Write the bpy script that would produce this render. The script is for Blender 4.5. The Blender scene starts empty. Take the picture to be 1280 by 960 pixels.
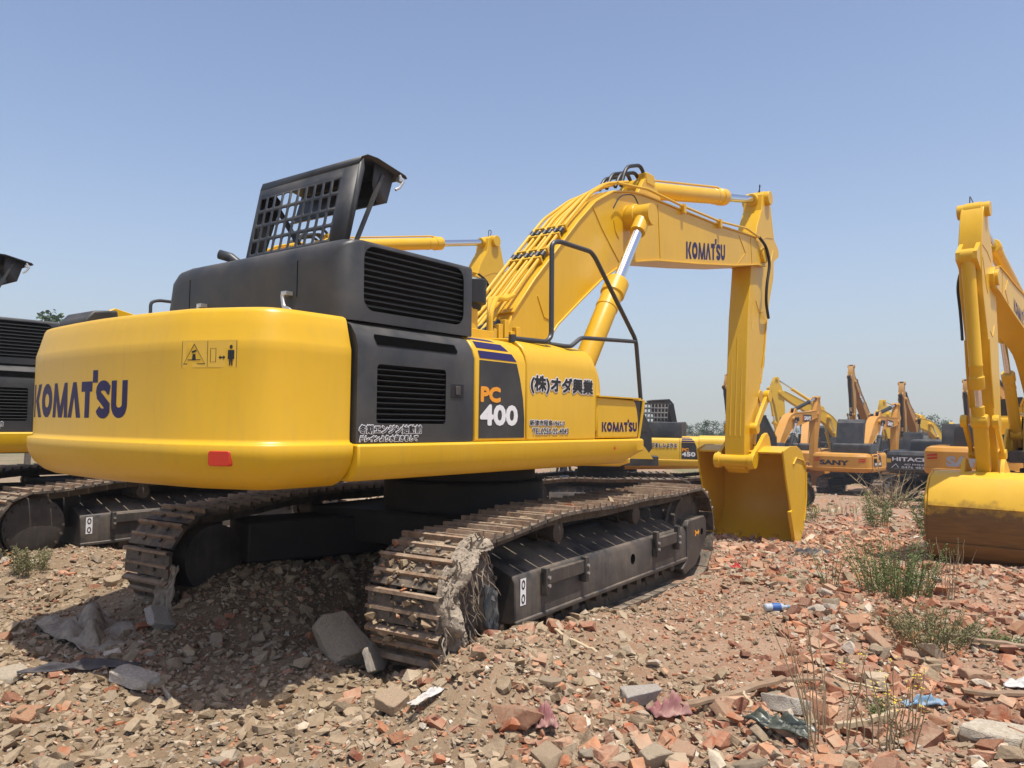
import bpy, bmesh, math, random
import numpy as np
from mathutils import Vector, Matrix
PI = math.pi
SC = bpy.context.scene
COL = SC.collection
random.seed(7); RNG = np.random.default_rng(7)

# ------------------------------------------------------------------ camera, world, sun
PITCH, ROLL, CAM_H, FPX = math.radians(2.806), math.radians(.6764), 1.6701, 983.17
cd = bpy.data.cameras.new('camera'); cam = bpy.data.objects.new('camera', cd); COL.objects.link(cam)
cd.sensor_width = 36; cd.lens = FPX / 1280 * 36; cd.clip_start = .05; cd.clip_end = 3000
r_ = Vector((1, 0, 0)); u_ = Vector((0, -math.sin(PITCH), math.cos(PITCH))); b_ = -Vector((0, math.cos(PITCH), math.sin(PITCH)))
cr, sr = math.cos(ROLL), math.sin(ROLL)
rr, uu = cr * r_ + sr * u_, cr * u_ - sr * r_
cam.matrix_world = Matrix(((rr.x, uu.x, b_.x, 0), (rr.y, uu.y, b_.y, 0), (rr.z, uu.z, b_.z, CAM_H), (0, 0, 0, 1)))
SC.camera = cam
SUN = Vector((.179, -.211, 1)).normalized()
sun_el = math.asin(SUN.z); sun_az = math.atan2(SUN.x, SUN.y)
w = bpy.data.worlds.new('World'); SC.world = w; w.use_nodes = True
nt = w.node_tree
sky = nt.nodes.new('ShaderNodeTexSky'); sky.sky_type = 'NISHITA'; sky.sun_disc = False
sky.sun_elevation = sun_el; sky.sun_rotation = sun_az; sky.air_density = 1.0; sky.dust_density = 1.6; sky.ozone_density = 2.2; sky.altitude = 0
bg = nt.nodes['Background']; bg.inputs['Strength'].default_value = .124
_tint = nt.nodes.new('ShaderNodeMix'); _tint.data_type = 'RGBA'; _tint.blend_type = 'MULTIPLY'; _tint.inputs[0].default_value = 1; _tint.inputs[7].default_value = (1.06, .975, .975, 1)
nt.links.new(sky.outputs[0], _tint.inputs[6]); nt.links.new(_tint.outputs[2], bg.inputs['Color'])
_tc = nt.nodes.new('ShaderNodeTexCoord'); _sp = nt.nodes.new('ShaderNodeSeparateXYZ'); _cb = nt.nodes.new('ShaderNodeCombineXYZ')
def _m(op, a, b):
    x = nt.nodes.new('ShaderNodeMath'); x.operation = op
    for i, v in enumerate((a, b)):
        if isinstance(v, (int, float)): x.inputs[i].default_value = v
        else: nt.links.new(v, x.inputs[i])
    return x.outputs[0]
nt.links.new(_tc.outputs['Generated'], _sp.inputs[0])     # hazy horizon: the pale band reaches higher and never drops below the skyline
_z = _m('ADD', _m('POWER', _m('MAXIMUM', _sp.outputs['Z'], 0.0), 1.35), .045)
nt.links.new(_sp.outputs['X'], _cb.inputs[0]); nt.links.new(_sp.outputs['Y'], _cb.inputs[1]); nt.links.new(_z, _cb.inputs[2]); nt.links.new(_cb.outputs[0], sky.inputs[0])
sl = bpy.data.lights.new('sun', 'SUN'); sl.energy = 4.1; sl.angle = math.radians(.53); sl.color = (1, .95, .86)
so = bpy.data.objects.new('sun', sl); COL.objects.link(so); so.rotation_euler = SUN.to_track_quat('Z', 'Y').to_euler()
so.location = (0, 0, 30)
SC.view_settings.view_transform = 'Standard'; SC.view_settings.look = 'None'
SC.view_settings.exposure = .40; SC.view_settings.gamma = 1
SC.render.engine = 'CYCLES'
SC.cycles.max_bounces = 6; SC.cycles.diffuse_bounces = 3; SC.cycles.use_denoising = True
SC.cycles.volume_bounces = 0

# ------------------------------------------------------------------ materials
def mat(name, col, rough=.5, metal=0, var=.0, vscale=3, dust=None, dust_amt=0, dust_scale=4, bump=0, bscale=60, attr=False, grain=None, spec=.5, coat=0, streak=None, rnd=False, dmin=.35):
    m = bpy.data.materials.new(name); m.use_nodes = True; t = m.node_tree; n = t.nodes; L = t.links
    b = n['Principled BSDF']; b.inputs['Roughness'].default_value = rough; b.inputs['Metallic'].default_value = metal
    b.inputs['Specular IOR Level'].default_value = spec; b.inputs['Coat Weight'].default_value = coat; b.inputs['Coat Roughness'].default_value = .12
    tc = n.new('ShaderNodeTexCoord').outputs['Object']
    if rnd:
        oi = n.new('ShaderNodeObjectInfo'); ml = n.new('ShaderNodeVectorMath'); ml.operation = 'MULTIPLY_ADD'; L.new(oi.outputs['Random'], ml.inputs[0]); ml.inputs[1].default_value = (37, 53, 71); L.new(tc, ml.inputs[2]); tc = ml.outputs[0]
    rgb = n.new('ShaderNodeRGB'); rgb.outputs[0].default_value = (*col, 1); c = rgb.outputs[0]
    if attr:
        a = n.new('ShaderNodeAttribute'); a.attribute_name = 'tint'; c = a.outputs['Color']
    def noise(scale, detail=6, rough_=.6, vec=None):
        x = n.new('ShaderNodeTexNoise'); x.inputs['Scale'].default_value = scale; x.inputs['Detail'].default_value = detail
        x.inputs['Roughness'].default_value = rough_; L.new(vec or tc, x.inputs['Vector']); return x.outputs['Fac']
    def ramp(f, a, b2, lo=0, hi=1):
        r = n.new('ShaderNodeMapRange'); r.inputs['From Min'].default_value = a; r.inputs['From Max'].default_value = b2
        r.inputs['To Min'].default_value = lo; r.inputs['To Max'].default_value = hi; L.new(f, r.inputs['Value']); return r.outputs[0]
    def mix(f, a, b2, mode='MIX'):
        x = n.new('ShaderNodeMix'); x.data_type = 'RGBA'; x.blend_type = mode
        if isinstance(f, float): x.inputs[0].default_value = f
        else: L.new(f, x.inputs[0])
        for s, v in ((6, a), (7, b2)):
            if isinstance(v, tuple): x.inputs[s].default_value = (*v, 1)
            else: L.new(v, x.inputs[s])
        return x.outputs[2]
    if var:
        h = n.new('ShaderNodeHueSaturation'); L.new(c, h.inputs['Color']); L.new(ramp(noise(vscale), .3, .7, 1 - var, 1 + var), h.inputs['Value']); c = h.outputs[0]
    if grain:
        c = mix(ramp(noise(grain[1], 4, .7), grain[2], grain[3]), c, grain[0])
    if streak:
        mp = n.new('ShaderNodeMapping'); mp.inputs['Scale'].default_value = (14, 14, 1.3); L.new(tc, mp.inputs['Vector'])
        c = mix(ramp(noise(1.6, 5, .6, mp.outputs[0]), .50, .72, 0, streak[1]), c, streak[0])
    if dust:
        geo = n.new('ShaderNodeNewGeometry'); sx = n.new('ShaderNodeSeparateXYZ'); L.new(geo.outputs['Normal'], sx.inputs[0])
        up = ramp(sx.outputs['Z'], -.3, .9, dmin, 1.15)
        mlt = n.new('ShaderNodeMath'); mlt.operation = 'MULTIPLY'; L.new(ramp(noise(dust_scale, 8, .65), .35, .7, 0, dust_amt), mlt.inputs[0]); L.new(up, mlt.inputs[1])
        c = mix(mlt.outputs[0], c, dust)
        L.new(ramp(mlt.outputs[0], 0, .8, rough, .95), b.inputs['Roughness'])
    elif var:
        L.new(ramp(noise(vscale * 2.3), .3, .7, max(0, rough - .07), min(1, rough + .09)), b.inputs['Roughness'])
    L.new(c, b.inputs['Base Color'])
    if bump:
        bp = n.new('ShaderNodeBump'); bp.inputs['Strength'].default_value = 1; bp.inputs['Distance'].default_value = bump
        L.new(noise(bscale, 5, .6), bp.inputs['Height']); L.new(bp.outputs[0], b.inputs['Normal'])
    return m

M = {}
M['yellow'] = mat('yellow_paint', (.69, .400, .008), .34, var=.05, vscale=1.3, dust=(.47, .36, .19), dust_amt=.09, dust_scale=2.6, bump=.0022, bscale=4, streak=((.42, .27, .06), .16), grain=((.36, .22, .05), 38, .70, .78))
M['yellow2'] = mat('second_yellow_paint', (.72, .44, .02), .42, var=.06, vscale=1.5, dust=(.42, .31, .17), dust_amt=.28, dust_scale=3, bump=.002, bscale=5)
M['sany'] = mat('orange_yellow_paint', (.56, .25, .018), .45, var=.06, vscale=1.5, dust=(.36, .27, .17), dust_amt=.3, dust_scale=3)
M['ochre'] = mat('ochre_paint', (.42, .205, .028), .5, var=.08, vscale=1.5, dust=(.36, .27, .17), dust_amt=.35, dust_scale=3)
M['teal'] = mat('teal_paint', (.03, .27, .27), .45, var=.06, vscale=1.5, dust=(.36, .33, .27), dust_amt=.25)
M['charcoal'] = mat('charcoal_paint', (.024, .026, .028), .45, var=.12, vscale=3, dust=(.20, .17, .135), dust_amt=.34, dust_scale=3, bump=.0012, bscale=6)
M['black'] = mat('black_matte', (.010, .010, .011), .6, var=.1)
M['void'] = mat('dark_interior', (.004, .004, .004), .95, spec=0)
M['slat'] = mat('louvre_black', (.006, .0065, .007), .55, spec=.25, dust=(.05, .045, .04), dust_amt=.15, dust_scale=9)
M['frame'] = mat('undercarriage_black', (.028, .028, .029), .42, var=.15, vscale=6, dust=(.22, .165, .115), dmin=.08, dust_amt=.8, dust_scale=3.5, bump=.002, bscale=25, streak=((.12, .10, .08), .30))
M['under'] = mat('underbody_shade_black', (.012, .0115, .011), .7, var=.2, dust=(.10, .08, .06), dmin=.0, dust_amt=.5)  # darker version of the frame black: shade under the machine put into the colour
M['shoe'] = mat('muddy_track_steel', (.050, .046, .042), .5, .35, var=.25, vscale=14, dust=(.36, .28, .20), dust_amt=.95, dust_scale=7, bump=.006, bscale=34, grain=((.24, .10, .035), 9, .56, .72), rnd=True)
M['ridge'] = mat('rusty_grouser_edge', (.25, .155, .095), .7, .1, var=.25, vscale=18, dust=(.44, .34, .24), dust_amt=1.0, dust_scale=8, grain=((.10, .06, .04), 14, .5, .68), bump=.004, bscale=40, rnd=True)
M['link'] = mat('track_link_steel', (.05, .042, .035), .6, .3, dust=(.24, .19, .14), dust_amt=.8, dust_scale=9, bump=.004, bscale=30)
M['chrome'] = mat('chrome_rod', (.72, .73, .75), .16, 1)
M['steel'] = mat('galvanised_steel', (.6, .59, .57), .38, .8)
M['rubber'] = mat('hose_rubber', (.015, .015, .016), .5)
M['rail'] = mat('rail_grey_paint', (.035, .038, .042), .4, dust=(.15, .13, .11), dust_amt=.2)
M['white'] = mat('white_vinyl', (.78, .78, .77), .5)
M['ink'] = mat('black_vinyl', (.012, .012, .013), .45)
M['blue'] = mat('navy_vinyl', (.022, .016, .085), .5, spec=.3)
M['orange'] = mat('orange_vinyl', (.85, .34, .02), .45)
M['red'] = mat('red_reflector', (.55, .035, .015), .25)
M['decal'] = mat('pale_yellow_vinyl', (.76, .47, .05), .45)
M['glass'] = mat('dark_cab_glass', (.02, .025, .028), .06, spec=.8)
M['dirtybucket'] = mat('worn_muddy_bucket', (.55, .30, .03), .5, var=.1, dust=(.13, .075, .03), dust_amt=.0)
def bucket_mud():
    m = mat('worn_muddy_bucket', (.74, .44, .03), .42, var=.07, vscale=2); t = m.node_tree; n = t.nodes; L = t.links; b = n['Principled BSDF']
    src = b.inputs['Base Color'].links[0].from_socket
    tc = n.new('ShaderNodeTexCoord'); s = n.new('ShaderNodeSeparateXYZ'); L.new(tc.outputs['Object'], s.inputs[0])
    nz = n.new('ShaderNodeTexNoise'); nz.inputs['Scale'].default_value = 5; nz.inputs['Detail'].default_value = 9; nz.inputs['Roughness'].default_value = .7; L.new(tc.outputs['Object'], nz.inputs['Vector'])
    ma = n.new('ShaderNodeMath'); ma.operation = 'MULTIPLY_ADD'; L.new(nz.outputs['Fac'], ma.inputs[0]); ma.inputs[1].default_value = -.55; L.new(s.outputs['Z'], ma.inputs[2])
    mr = n.new('ShaderNodeMapRange'); L.new(ma.outputs[0], mr.inputs['Value']); mr.inputs['From Min'].default_value = .60; mr.inputs['From Max'].default_value = .40
    mud = n.new('ShaderNodeMix'); mud.data_type = 'RGBA'; mud.inputs[6].default_value = (.075, .038, .014, 1); mud.inputs[7].default_value = (.27, .14, .035, 1)
    mp = n.new('ShaderNodeMapping'); mp.inputs['Scale'].default_value = (1, 1, 9); L.new(tc.outputs['Object'], mp.inputs['Vector'])
    n2 = n.new('ShaderNodeTexNoise'); n2.inputs['Scale'].default_value = 3; n2.inputs['Detail'].default_value = 8; L.new(mp.outputs[0], n2.inputs['Vector']); L.new(n2.outputs['Fac'], mud.inputs[0])
    mx = n.new('ShaderNodeMix'); mx.data_type = 'RGBA'; L.new(mr.outputs[0], mx.inputs[0]); L.new(src, mx.inputs[6]); L.new(mud.outputs[2], mx.inputs[7]); L.new(mx.outputs[2], b.inputs['Base Color'])
    return m
M['mudbucket'] = bucket_mud()

# ------------------------------------------------------------------ mesh builder
class MB:
    def __init__(s): s.v = []; s.f = []
    def add(s, vs, fs):
        o = len(s.v); s.v += [tuple(p) for p in vs]; s.f += [tuple(i + o for i in f) for f in fs]
    def box(s, a, b, taper=None):
        x0, y0, z0 = a; x1, y1, z1 = b
        s.add([(x0, y0, z0), (x1, y0, z0), (x1, y1, z0), (x0, y1, z0), (x0, y0, z1), (x1, y0, z1), (x1, y1, z1), (x0, y1, z1)],
              [(0, 3, 2, 1), (4, 5, 6, 7), (0, 1, 5, 4), (1, 2, 6, 5), (2, 3, 7, 6), (3, 0, 4, 7)])
    def obox(s, c, ax, ay, az):   # oriented box: centre and three half-axis vectors
        c, ax, ay, az = map(Vector, (c, ax, ay, az)); vs = []
        for k in (-1, 1):
            for i, j in ((-1, -1), (1, -1), (1, 1), (-1, 1)): vs.append(c + ax * i + ay * j + az * k)
        s.add(vs, [(0, 3, 2, 1), (4, 5, 6, 7), (0, 1, 5, 4), (1, 2, 6, 5), (2, 3, 7, 6), (3, 0, 4, 7)])
    def prism(s, pts, a, b, axis='y'):   # polygon in (x,z) for y, (y,z) for x, (x,y) for z
        n = len(pts)
        def P(p, t): return {'y': (p[0], t, p[1]), 'x': (t, p[0], p[1]), 'z': (p[0], p[1], t)}[axis]
        s.add([P(p, a) for p in pts] + [P(p, b) for p in pts],
              [tuple(range(n)), tuple(range(2 * n - 1, n - 1, -1))] + [(i, i + n, (i + 1) % n + n, (i + 1) % n) for i in range(n)])
    def loft(s, rings, closed=True, caps=(True, True)):
        n = len(rings[0]); vs = [p for r in rings for p in r]; fs = []
        for k in range(len(rings) - 1):
            for i in range(n if closed else n - 1):
                j = (i + 1) % n; fs.append((k * n + i, k * n + j, (k + 1) * n + j, (k + 1) * n + i))
        if caps[0]: fs.append(tuple(range(n - 1, -1, -1)))
        if caps[1]: fs.append(tuple(range((len(rings) - 1) * n, len(rings) * n)))
        s.add(vs, fs)
    def tube(s, pts, r, n=10, caps=True):
        pts = [Vector(p) for p in pts]; rs = r if isinstance(r, (list, tuple)) else [r] * len(pts)
        rings = []; prev = None
        for i, p in enumerate(pts):
            if i == 0: d = (pts[1] - p).normalized(); sc = 1
            elif i == len(pts) - 1: d = (p - pts[i - 1]).normalized(); sc = 1
            else:
                d1 = (p - pts[i - 1]).normalized(); d2 = (pts[i + 1] - p).normalized(); d = (d1 + d2)
                d = d.normalized() if d.length > 1e-6 else d1
            if prev is None:
                a = Vector((0, 0, 1)) if abs(d.z) < .9 else Vector((1, 0, 0)); x = a.cross(d).normalized()
            else: x = (prev - d * prev.dot(d)).normalized()
            prev = x; y = d.cross(x)
            rings.append([p + (x * math.cos(2 * PI * k / n) + y * math.sin(2 * PI * k / n)) * rs[i] for k in range(n)])
        s.loft(rings, True, (caps, caps))
    def cyl(s, a, b, r, n=20, r2=None):
        s.tube([a, b], [r, r if r2 is None else r2], n)
    def lathe(s, a, b, prof, n=24):    # prof = [(t along, radius)]
        a, b = Vector(a), Vector(b); d = (b - a).normalized()
        x = (Vector((0, 0, 1)) if abs(d.z) < .9 else Vector((1, 0, 0))).cross(d).normalized(); y = d.cross(x)
        s.loft([[a + d * t + (x * math.cos(2 * PI * k / n) + y * math.sin(2 * PI * k / n)) * r for k in range(n)] for t, r in prof])
    def strip(s, pl, t, y0, y1):       # plate of thickness t following the polyline (x,z), between y0 and y1
        n = len(pl); up = []
        for i in range(n):
            a = Vector(pl[max(0, i - 1)]); b = Vector(pl[min(n - 1, i + 1)]); d = (b - a).normalized(); up.append((pl[i][0] - d.y * t, pl[i][1] + d.x * t))
        rings = [[(pl[i][0], y0, pl[i][1]), (pl[i][0], y1, pl[i][1]), (up[i][0], y1, up[i][1]), (up[i][0], y0, up[i][1])] for i in range(n)]
        s.loft(rings)
    def holed(s, x0, x1, z0, z1, h, r, P):  # rectangle with a rounded hole h=(x0,x1,z0,z1); P maps (u,v)->xyz
        hx0, hx1, hz0, hz1 = h; q = 4; inner = []
        for cx, cz, a0 in ((hx0 + r, hz0 + r, PI), (hx1 - r, hz0 + r, 1.5 * PI), (hx1 - r, hz1 - r, 0), (hx0 + r, hz1 - r, .5 * PI)):
            inner += [(cx + r * math.cos(a0 + k * PI / 2 / q), cz + r * math.sin(a0 + k * PI / 2 / q)) for k in range(q + 1)]
        outer = [(x0, z0), (x1, z0), (x1, z1), (x0, z1)]; m = q + 1
        vs = [P(*p) for p in outer + inner]; fs = []
        for c in range(4):
            for k in range(q): fs.append((c, 4 + c * m + k + 1, 4 + c * m + k))
            c2 = (c + 1) % 4; fs.append((c, c2, 4 + c2 * m, 4 + c * m + q))
        s.add(vs, fs)
    def xf(s, fn): s.v = [tuple(fn(p)) for p in s.v]; return s
    def each(s, name, m, parent=None, **k):
        par = list(range(len(s.v)))
        def fd(i):
            while par[i] != i: par[i] = par[par[i]]; i = par[i]
            return i
        for f in s.f:
            for i in f[1:]: par[fd(i)] = fd(f[0])
        G = {}
        for f in s.f: G.setdefault(fd(f[0]), []).append(f)
        out = []
        for fs in G.values():
            ids = sorted({i for f in fs for i in f}); mp = {v: i for i, v in enumerate(ids)}; b = MB(); b.v = [s.v[i] for i in ids]; b.f = [tuple(mp[i] for i in f) for f in fs]; out.append(b.build(name, m, parent, **k))
        return out
    def build(s, name, m, parent=None, bevel=0, smooth=32, solid=0, seg=2):
        me = bpy.data.meshes.new(name); me.from_pydata(s.v, [], s.f); me.validate()
        bm = bmesh.new(); bm.from_mesh(me); bmesh.ops.remove_doubles(bm, verts=bm.verts, dist=1e-5)
        bmesh.ops.recalc_face_normals(bm, faces=bm.faces); bm.to_mesh(me); bm.free()
        me.materials.append(M[m] if isinstance(m, str) else m)
        me.polygons.foreach_set('use_smooth', [True] * len(me.polygons)); me.set_sharp_from_angle(angle=math.radians(smooth))
        o = bpy.data.objects.new(name, me); COL.objects.link(o); o.parent = parent
        if solid:
            md = o.modifiers.new('solid', 'SOLIDIFY'); md.thickness = solid; md.offset = 0
        if bevel:
            md = o.modifiers.new('bevel', 'BEVEL'); md.width = bevel; md.segments = seg; md.limit_method = 'ANGLE'; md.angle_limit = math.radians(34); md.harden_normals = False
        return o

def empty(name, label, cat, loc, rz=0, group=None, scale=1):
    o = bpy.data.objects.new(name, None); COL.objects.link(o); o.location = loc; o.rotation_euler = (0, 0, rz); o.scale = (scale,) * 3
    o.empty_display_size = .3; return tag(o, label, cat, group)
def tag(o, label=None, cat=None, group=None, kind=None):
    if label: o['label'] = label
    if cat: o['category'] = cat
    if group: o['group'] = group
    if kind: o['kind'] = kind
    return o
def copy_tree(o, parent=None):
    kids = list(o.children); c = o.copy(); COL.objects.link(c); c.parent = parent
    for k in kids: copy_tree(k, c)
    return c
def round_path(pts, r, k=4):
    pts = [Vector(p) for p in pts]; out = [pts[0]]
    for i in range(1, len(pts) - 1):
        a, b, c = pts[i - 1], pts[i], pts[i + 1]; d1 = (a - b); d2 = (c - b); t = min(r, d1.length * .45, d2.length * .45)
        p0 = b + d1.normalized() * t; p1 = b + d2.normalized() * t
        for j in range(k + 1):
            f = j / k; out.append(p0 * (1 - f) ** 2 + b * 2 * f * (1 - f) + p1 * f * f)
    return out + [pts[-1]]

# ------------------------------------------------------------------ lettering
_tc = {}
def glyphs(body, bold=0.0, shear=0.0, line=1.0):
    key = (body, bold, shear, line)
    if key in _tc: return _tc[key]
    c = bpy.data.curves.new('text', 'FONT'); c.body = body; c.offset = bold; c.shear = shear; c.space_line = line; c.resolution_u = 3
    o = bpy.data.objects.new('text', c); COL.objects.link(o); bpy.context.view_layer.update()
    dg = bpy.context.evaluated_depsgraph_get(); me = bpy.data.meshes.new_from_object(o.evaluated_get(dg))
    vs = [(v.co.x, v.co.y) for v in me.vertices]; fs = [tuple(p.vertices) for p in me.polygons]
    bpy.data.objects.remove(o); bpy.data.curves.remove(c); bpy.data.meshes.remove(me)
    _tc[key] = (vs, fs); return vs, fs
def bounds(vs):
    xs = [v[0] for v in vs]; ys = [v[1] for v in vs]; return min(xs), max(xs), min(ys), max(ys)
def text_obj(body, m, parent, P, u0, u1, v0, v1, bold=0., shear=0., off=.004, ref=None, line=1., name='lettering'):
    vs, fs = glyphs(body, bold, shear, line); rv = glyphs(body, ref if ref is not None else bold, shear, line)[0]; a, b, c, d = bounds(rv)
    mb = MB(); mb.v = [P(u0 + (x - a) / (b - a) * (u1 - u0), v0 + (y - c) / (d - c) * (v1 - v0), off) for x, y in vs]; mb.f = fs
    return mb.build(name, m, parent)
def text_fat(body, m, parent, P, u0, u1, v0, v1, rad, n=8, shear=0., off=.004, name='lettering'):
    """lettering thickened evenly by laying n shifted copies of the glyphs over one another"""
    vs, fs = glyphs(body, 0., shear, 1.); a, b, c, d = bounds(vs); mb = MB()
    for k in range(n + 1):
        du, dv = (0, 0) if k == n else (rad * math.cos(2 * PI * k / n), rad * math.sin(2 * PI * k / n))
        mb.add([P(u0 + (x - a) / (b - a) * (u1 - u0) + du, v0 + (y - c) / (d - c) * (v1 - v0) + dv, off + .00012 * k) for x, y in vs], fs)
    me = bpy.data.meshes.new(name); me.from_pydata(mb.v, [], mb.f); me.materials.append(M[m]); o = bpy.data.objects.new(name, me); COL.objects.link(o); o.parent = parent; return o
# wide block wordmark drawn with thick strokes
def ribbon(path, wd, closed=False):
    pts = [Vector(p) for p in path]; n = len(pts); L = []; R = []
    for i in range(n):
        a = pts[i - 1] if (i or closed) else pts[i]; b = pts[(i + 1) % n] if (i < n - 1 or closed) else pts[i]
        d = (b - a).normalized(); nn = Vector((-d.y, d.x)); L.append(pts[i] + nn * wd / 2); R.append(pts[i] - nn * wd / 2)
    q = []
    for i in range(n if closed else n - 1):
        j = (i + 1) % n; q.append([R[i], R[j], L[j], L[i]])
    return q
def wordmark():
    """KOMAT'SU: list of quads in a box 0..7.35 wide, 0..1 high (the T's raised flag reaches 1.28)"""
    q = []; t = .30
    def arc(cx, cy, rx, ry, a0, a1, n=14): return [(cx + rx * math.cos(math.radians(a0 + (a1 - a0) * k / n)), cy + ry * math.sin(math.radians(a0 + (a1 - a0) * k / n))) for k in range(n + 1)]
    x = 0   # K
    q += [[(x, 0), (x + .27, 0), (x + .27, 1), (x, 1)], [(x + .31, .5), (x + .60, 1), (x + .92, 1), (x + .62, .5)], [(x + .31, .5), (x + .62, .5), (x + .95, 0), (x + .62, 0)]]
    x = .98; q += ribbon(arc(x + .50, .5, .35, .36, 0, 360)[:-1], .30, True)                     # O
    x = 2.05; q += [[(x, 0), (x + .28, 0), (x + .36, 1), (x + .12, 1)], [(x + .12, 1), (x + .36, 1), (x + .68, .28), (x + .52, 0)], [(x + .68, .28), (x + 1.0, 1), (x + .84, 0), (x + .52, 0)][0:0] or [(x + .52, 0), (x + .84, 0), (x + 1.22, 1), (x + .98, 1)], [(x + 1.0, .0), (x + 1.28, 0), (x + 1.22, 1), (x + .98, 1)]]
    x = 3.36; q += [[(x, 0), (x + .30, 0), (x + .62, 1), (x + .36, 1)], [(x + .36, 1), (x + .62, 1), (x + .98, 0), (x + .66, 0)]]   # A
    x = 4.36; q += [[(x, .72), (x + .72, .72), (x + .72, 1.0), (x, 1.0)], [(x + .26, 0), (x + .57, 0), (x + .57, .72), (x + .26, .72)], [(x + .74, .96), (x + 1.04, .96), (x + 1.04, 1.30), (x + .74, 1.30)]]
    x = 5.28; q += ribbon([(x + .84, .74)] + arc(x + .47, .71, .30, .17, 20, 180, 8) + [(x + .20, .62), (x + .42, .50), (x + .70, .40)][0:2] + arc(x + .47, .29, .30, .17, 0, -170, 8), .27)
    x = 6.20; q += ribbon([(x + .15, 1), (x + .15, .38)] + arc(x + .44, .36, .29, .22, 180, 360, 9) + [(x + .73, .40), (x + .73, 1)], .28)
    return q
WM = wordmark(); WM_W = 7.08
def word_obj(parent, P, u0, u1, v0, v1, m='blue', name='lettering'):
    mb = MB(); k = 0
    for qd in WM:
        off = .0014 + .00007 * (k % 7); k += 1; N = 5
        (a, b, c, d) = [Vector(p) for p in qd]; vs = []
        for i in range(N + 1):
            for j in range(N + 1):
                f, g = i / N, j / N; p = (a * (1 - f) + b * f) * (1 - g) + (d * (1 - f) + c * f) * g
                vs.append(P(u0 + p.x / WM_W * (u1 - u0), v0 + p.y * (v1 - v0), off))
        mb.add(vs, [(i * (N + 1) + j, (i + 1) * (N + 1) + j, (i + 1) * (N + 1) + j + 1, i * (N + 1) + j + 1) for i in range(N) for j in range(N)])
    me = mb.build(name, m, parent); return me
def flat(parent, name, m, pts, P, off=.003):
    mb = MB(); mb.add([P(u, v, off) for u, v in pts], [tuple(range(len(pts)))]); return mb.build(name, m, parent)
# ------------------------------------------------------------------ counterweight plan
CWP = [(-2.765, -1.5), (-2.98, -1.5), (-3.16, -1.495), (-3.24, -1.480), (-3.31, -1.450), (-3.37, -1.40), (-3.415, -1.335), (-3.46, -1.25), (-3.52, -1.11), (-3.56, -1.01), (-3.585, -.92), (-3.605, -.75), (-3.63, -.45), (-3.645, -.2), (-3.65, 0)]
CWP = CWP + [(x, -y) for x, y in CWP[-2::-1]]
def cw_normals():
    out = []
    for i in range(len(CWP)):
        a = Vector(CWP[max(0, i - 1)]); b = Vector(CWP[min(len(CWP) - 1, i + 1)]); d = (b - a).normalized(); n = Vector((-d.y, d.x))
        c = Vector((-2.2, 0)) - Vector(CWP[i])
        if n.dot(c) < 0: n = -n
        if i in (0, len(CWP) - 1): n = Vector((0, 1 if i == 0 else -1))
        out.append(n)
    return out
CWN = cw_normals()
def rear_x(y, inset=.0362):
    P = [(CWP[i][0] + CWN[i].x * inset, CWP[i][1] + CWN[i].y * inset) for i in range(len(CWP))]
    for (xa, ya), (xb, yb) in zip(P, P[1:]):
        if ya <= y <= yb and yb - ya > 1e-6: return xa + (xb - xa) * (y - ya) / (yb - ya)
    return P[0][0] if y < 0 else P[-1][0]
def P_rear(u, v, off): return (rear_x(-u) - off, -u, v)
def P_right(u, v, off): return (u, -1.5 - off, v)
def P_left(u, v, off): return (-u, 1.5 + off, v)
SEC = [(-1.50, 1.535), (-1.50, 2.12), (-1.475, 2.19), (-1.43, 2.25), (-1.36, 2.29), (-1.25, 2.315)]      # side section (y,z), right hand
def sec_y(z):
    for (ya, za), (yb, zb) in zip(SEC, SEC[1:]):
        if za <= z <= zb: return ya + (yb - ya) * (z - za) / (zb - za)
    return -1.5
# boom geometry in the (x,z) plane of the machine
YB = -.28; FOOT = (.15, 2.22); TIP = (7.0, 4.50)
BOT = [(.10, 2.02), (.45, 2.28), (.623, 2.47), (.844, 2.70), (1.30, 3.02), (1.713, 3.30), (2.101, 3.51), (2.42, 3.63), (2.75, 3.70), (3.105, 3.77), (4.4, 3.945), (5.704, 4.14), (6.75, 4.33), (7.10, 4.36)]
TOP = [(7.20, 4.44), (7.22, 4.56), (7.10, 4.68), (6.70, 4.745), (6.02, 4.70), (5.18, 4.63), (3.857, 4.565), (3.1, 4.53), (2.75, 4.51), (2.41, 4.47), (2.0, 4.37), (1.605, 4.16), (1.247, 3.86), (.443, 3.10), (.09, 2.72), (-.06, 2.45), (-.08, 2.25), (-.02, 2.08)]
ARM = [(6.34, .98), (6.33, 1.4), (6.41, 2.4), (6.50, 3.4), (6.66, 4.30), (6.93, 5.0), (7.16, 5.34), (7.20, 5.62), (7.32, 5.70), (7.46, 5.68), (7.60, 5.50), (7.78, 4.95), (7.74, 4.25), (7.40, 3.55), (7.18, 2.85), (6.97, 2.15), (6.74, 1.5), (6.66, 1.0), (6.50, .90)]
BUCK = [(6.53, 1.25), (6.80, 1.33), (7.15, 1.33), (7.42, 1.24), (7.60, 1.04), (7.68, .78), (7.68, .48), (7.62, .20), (7.50, -.02), (7.36, -.17), (7.22, -.27)]

def rot(p, c, a): dx, dz = p[0] - c[0], p[1] - c[1]; return (c[0] + dx * math.cos(a) - dz * math.sin(a), c[1] + dx * math.sin(a) + dz * math.cos(a))

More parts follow.
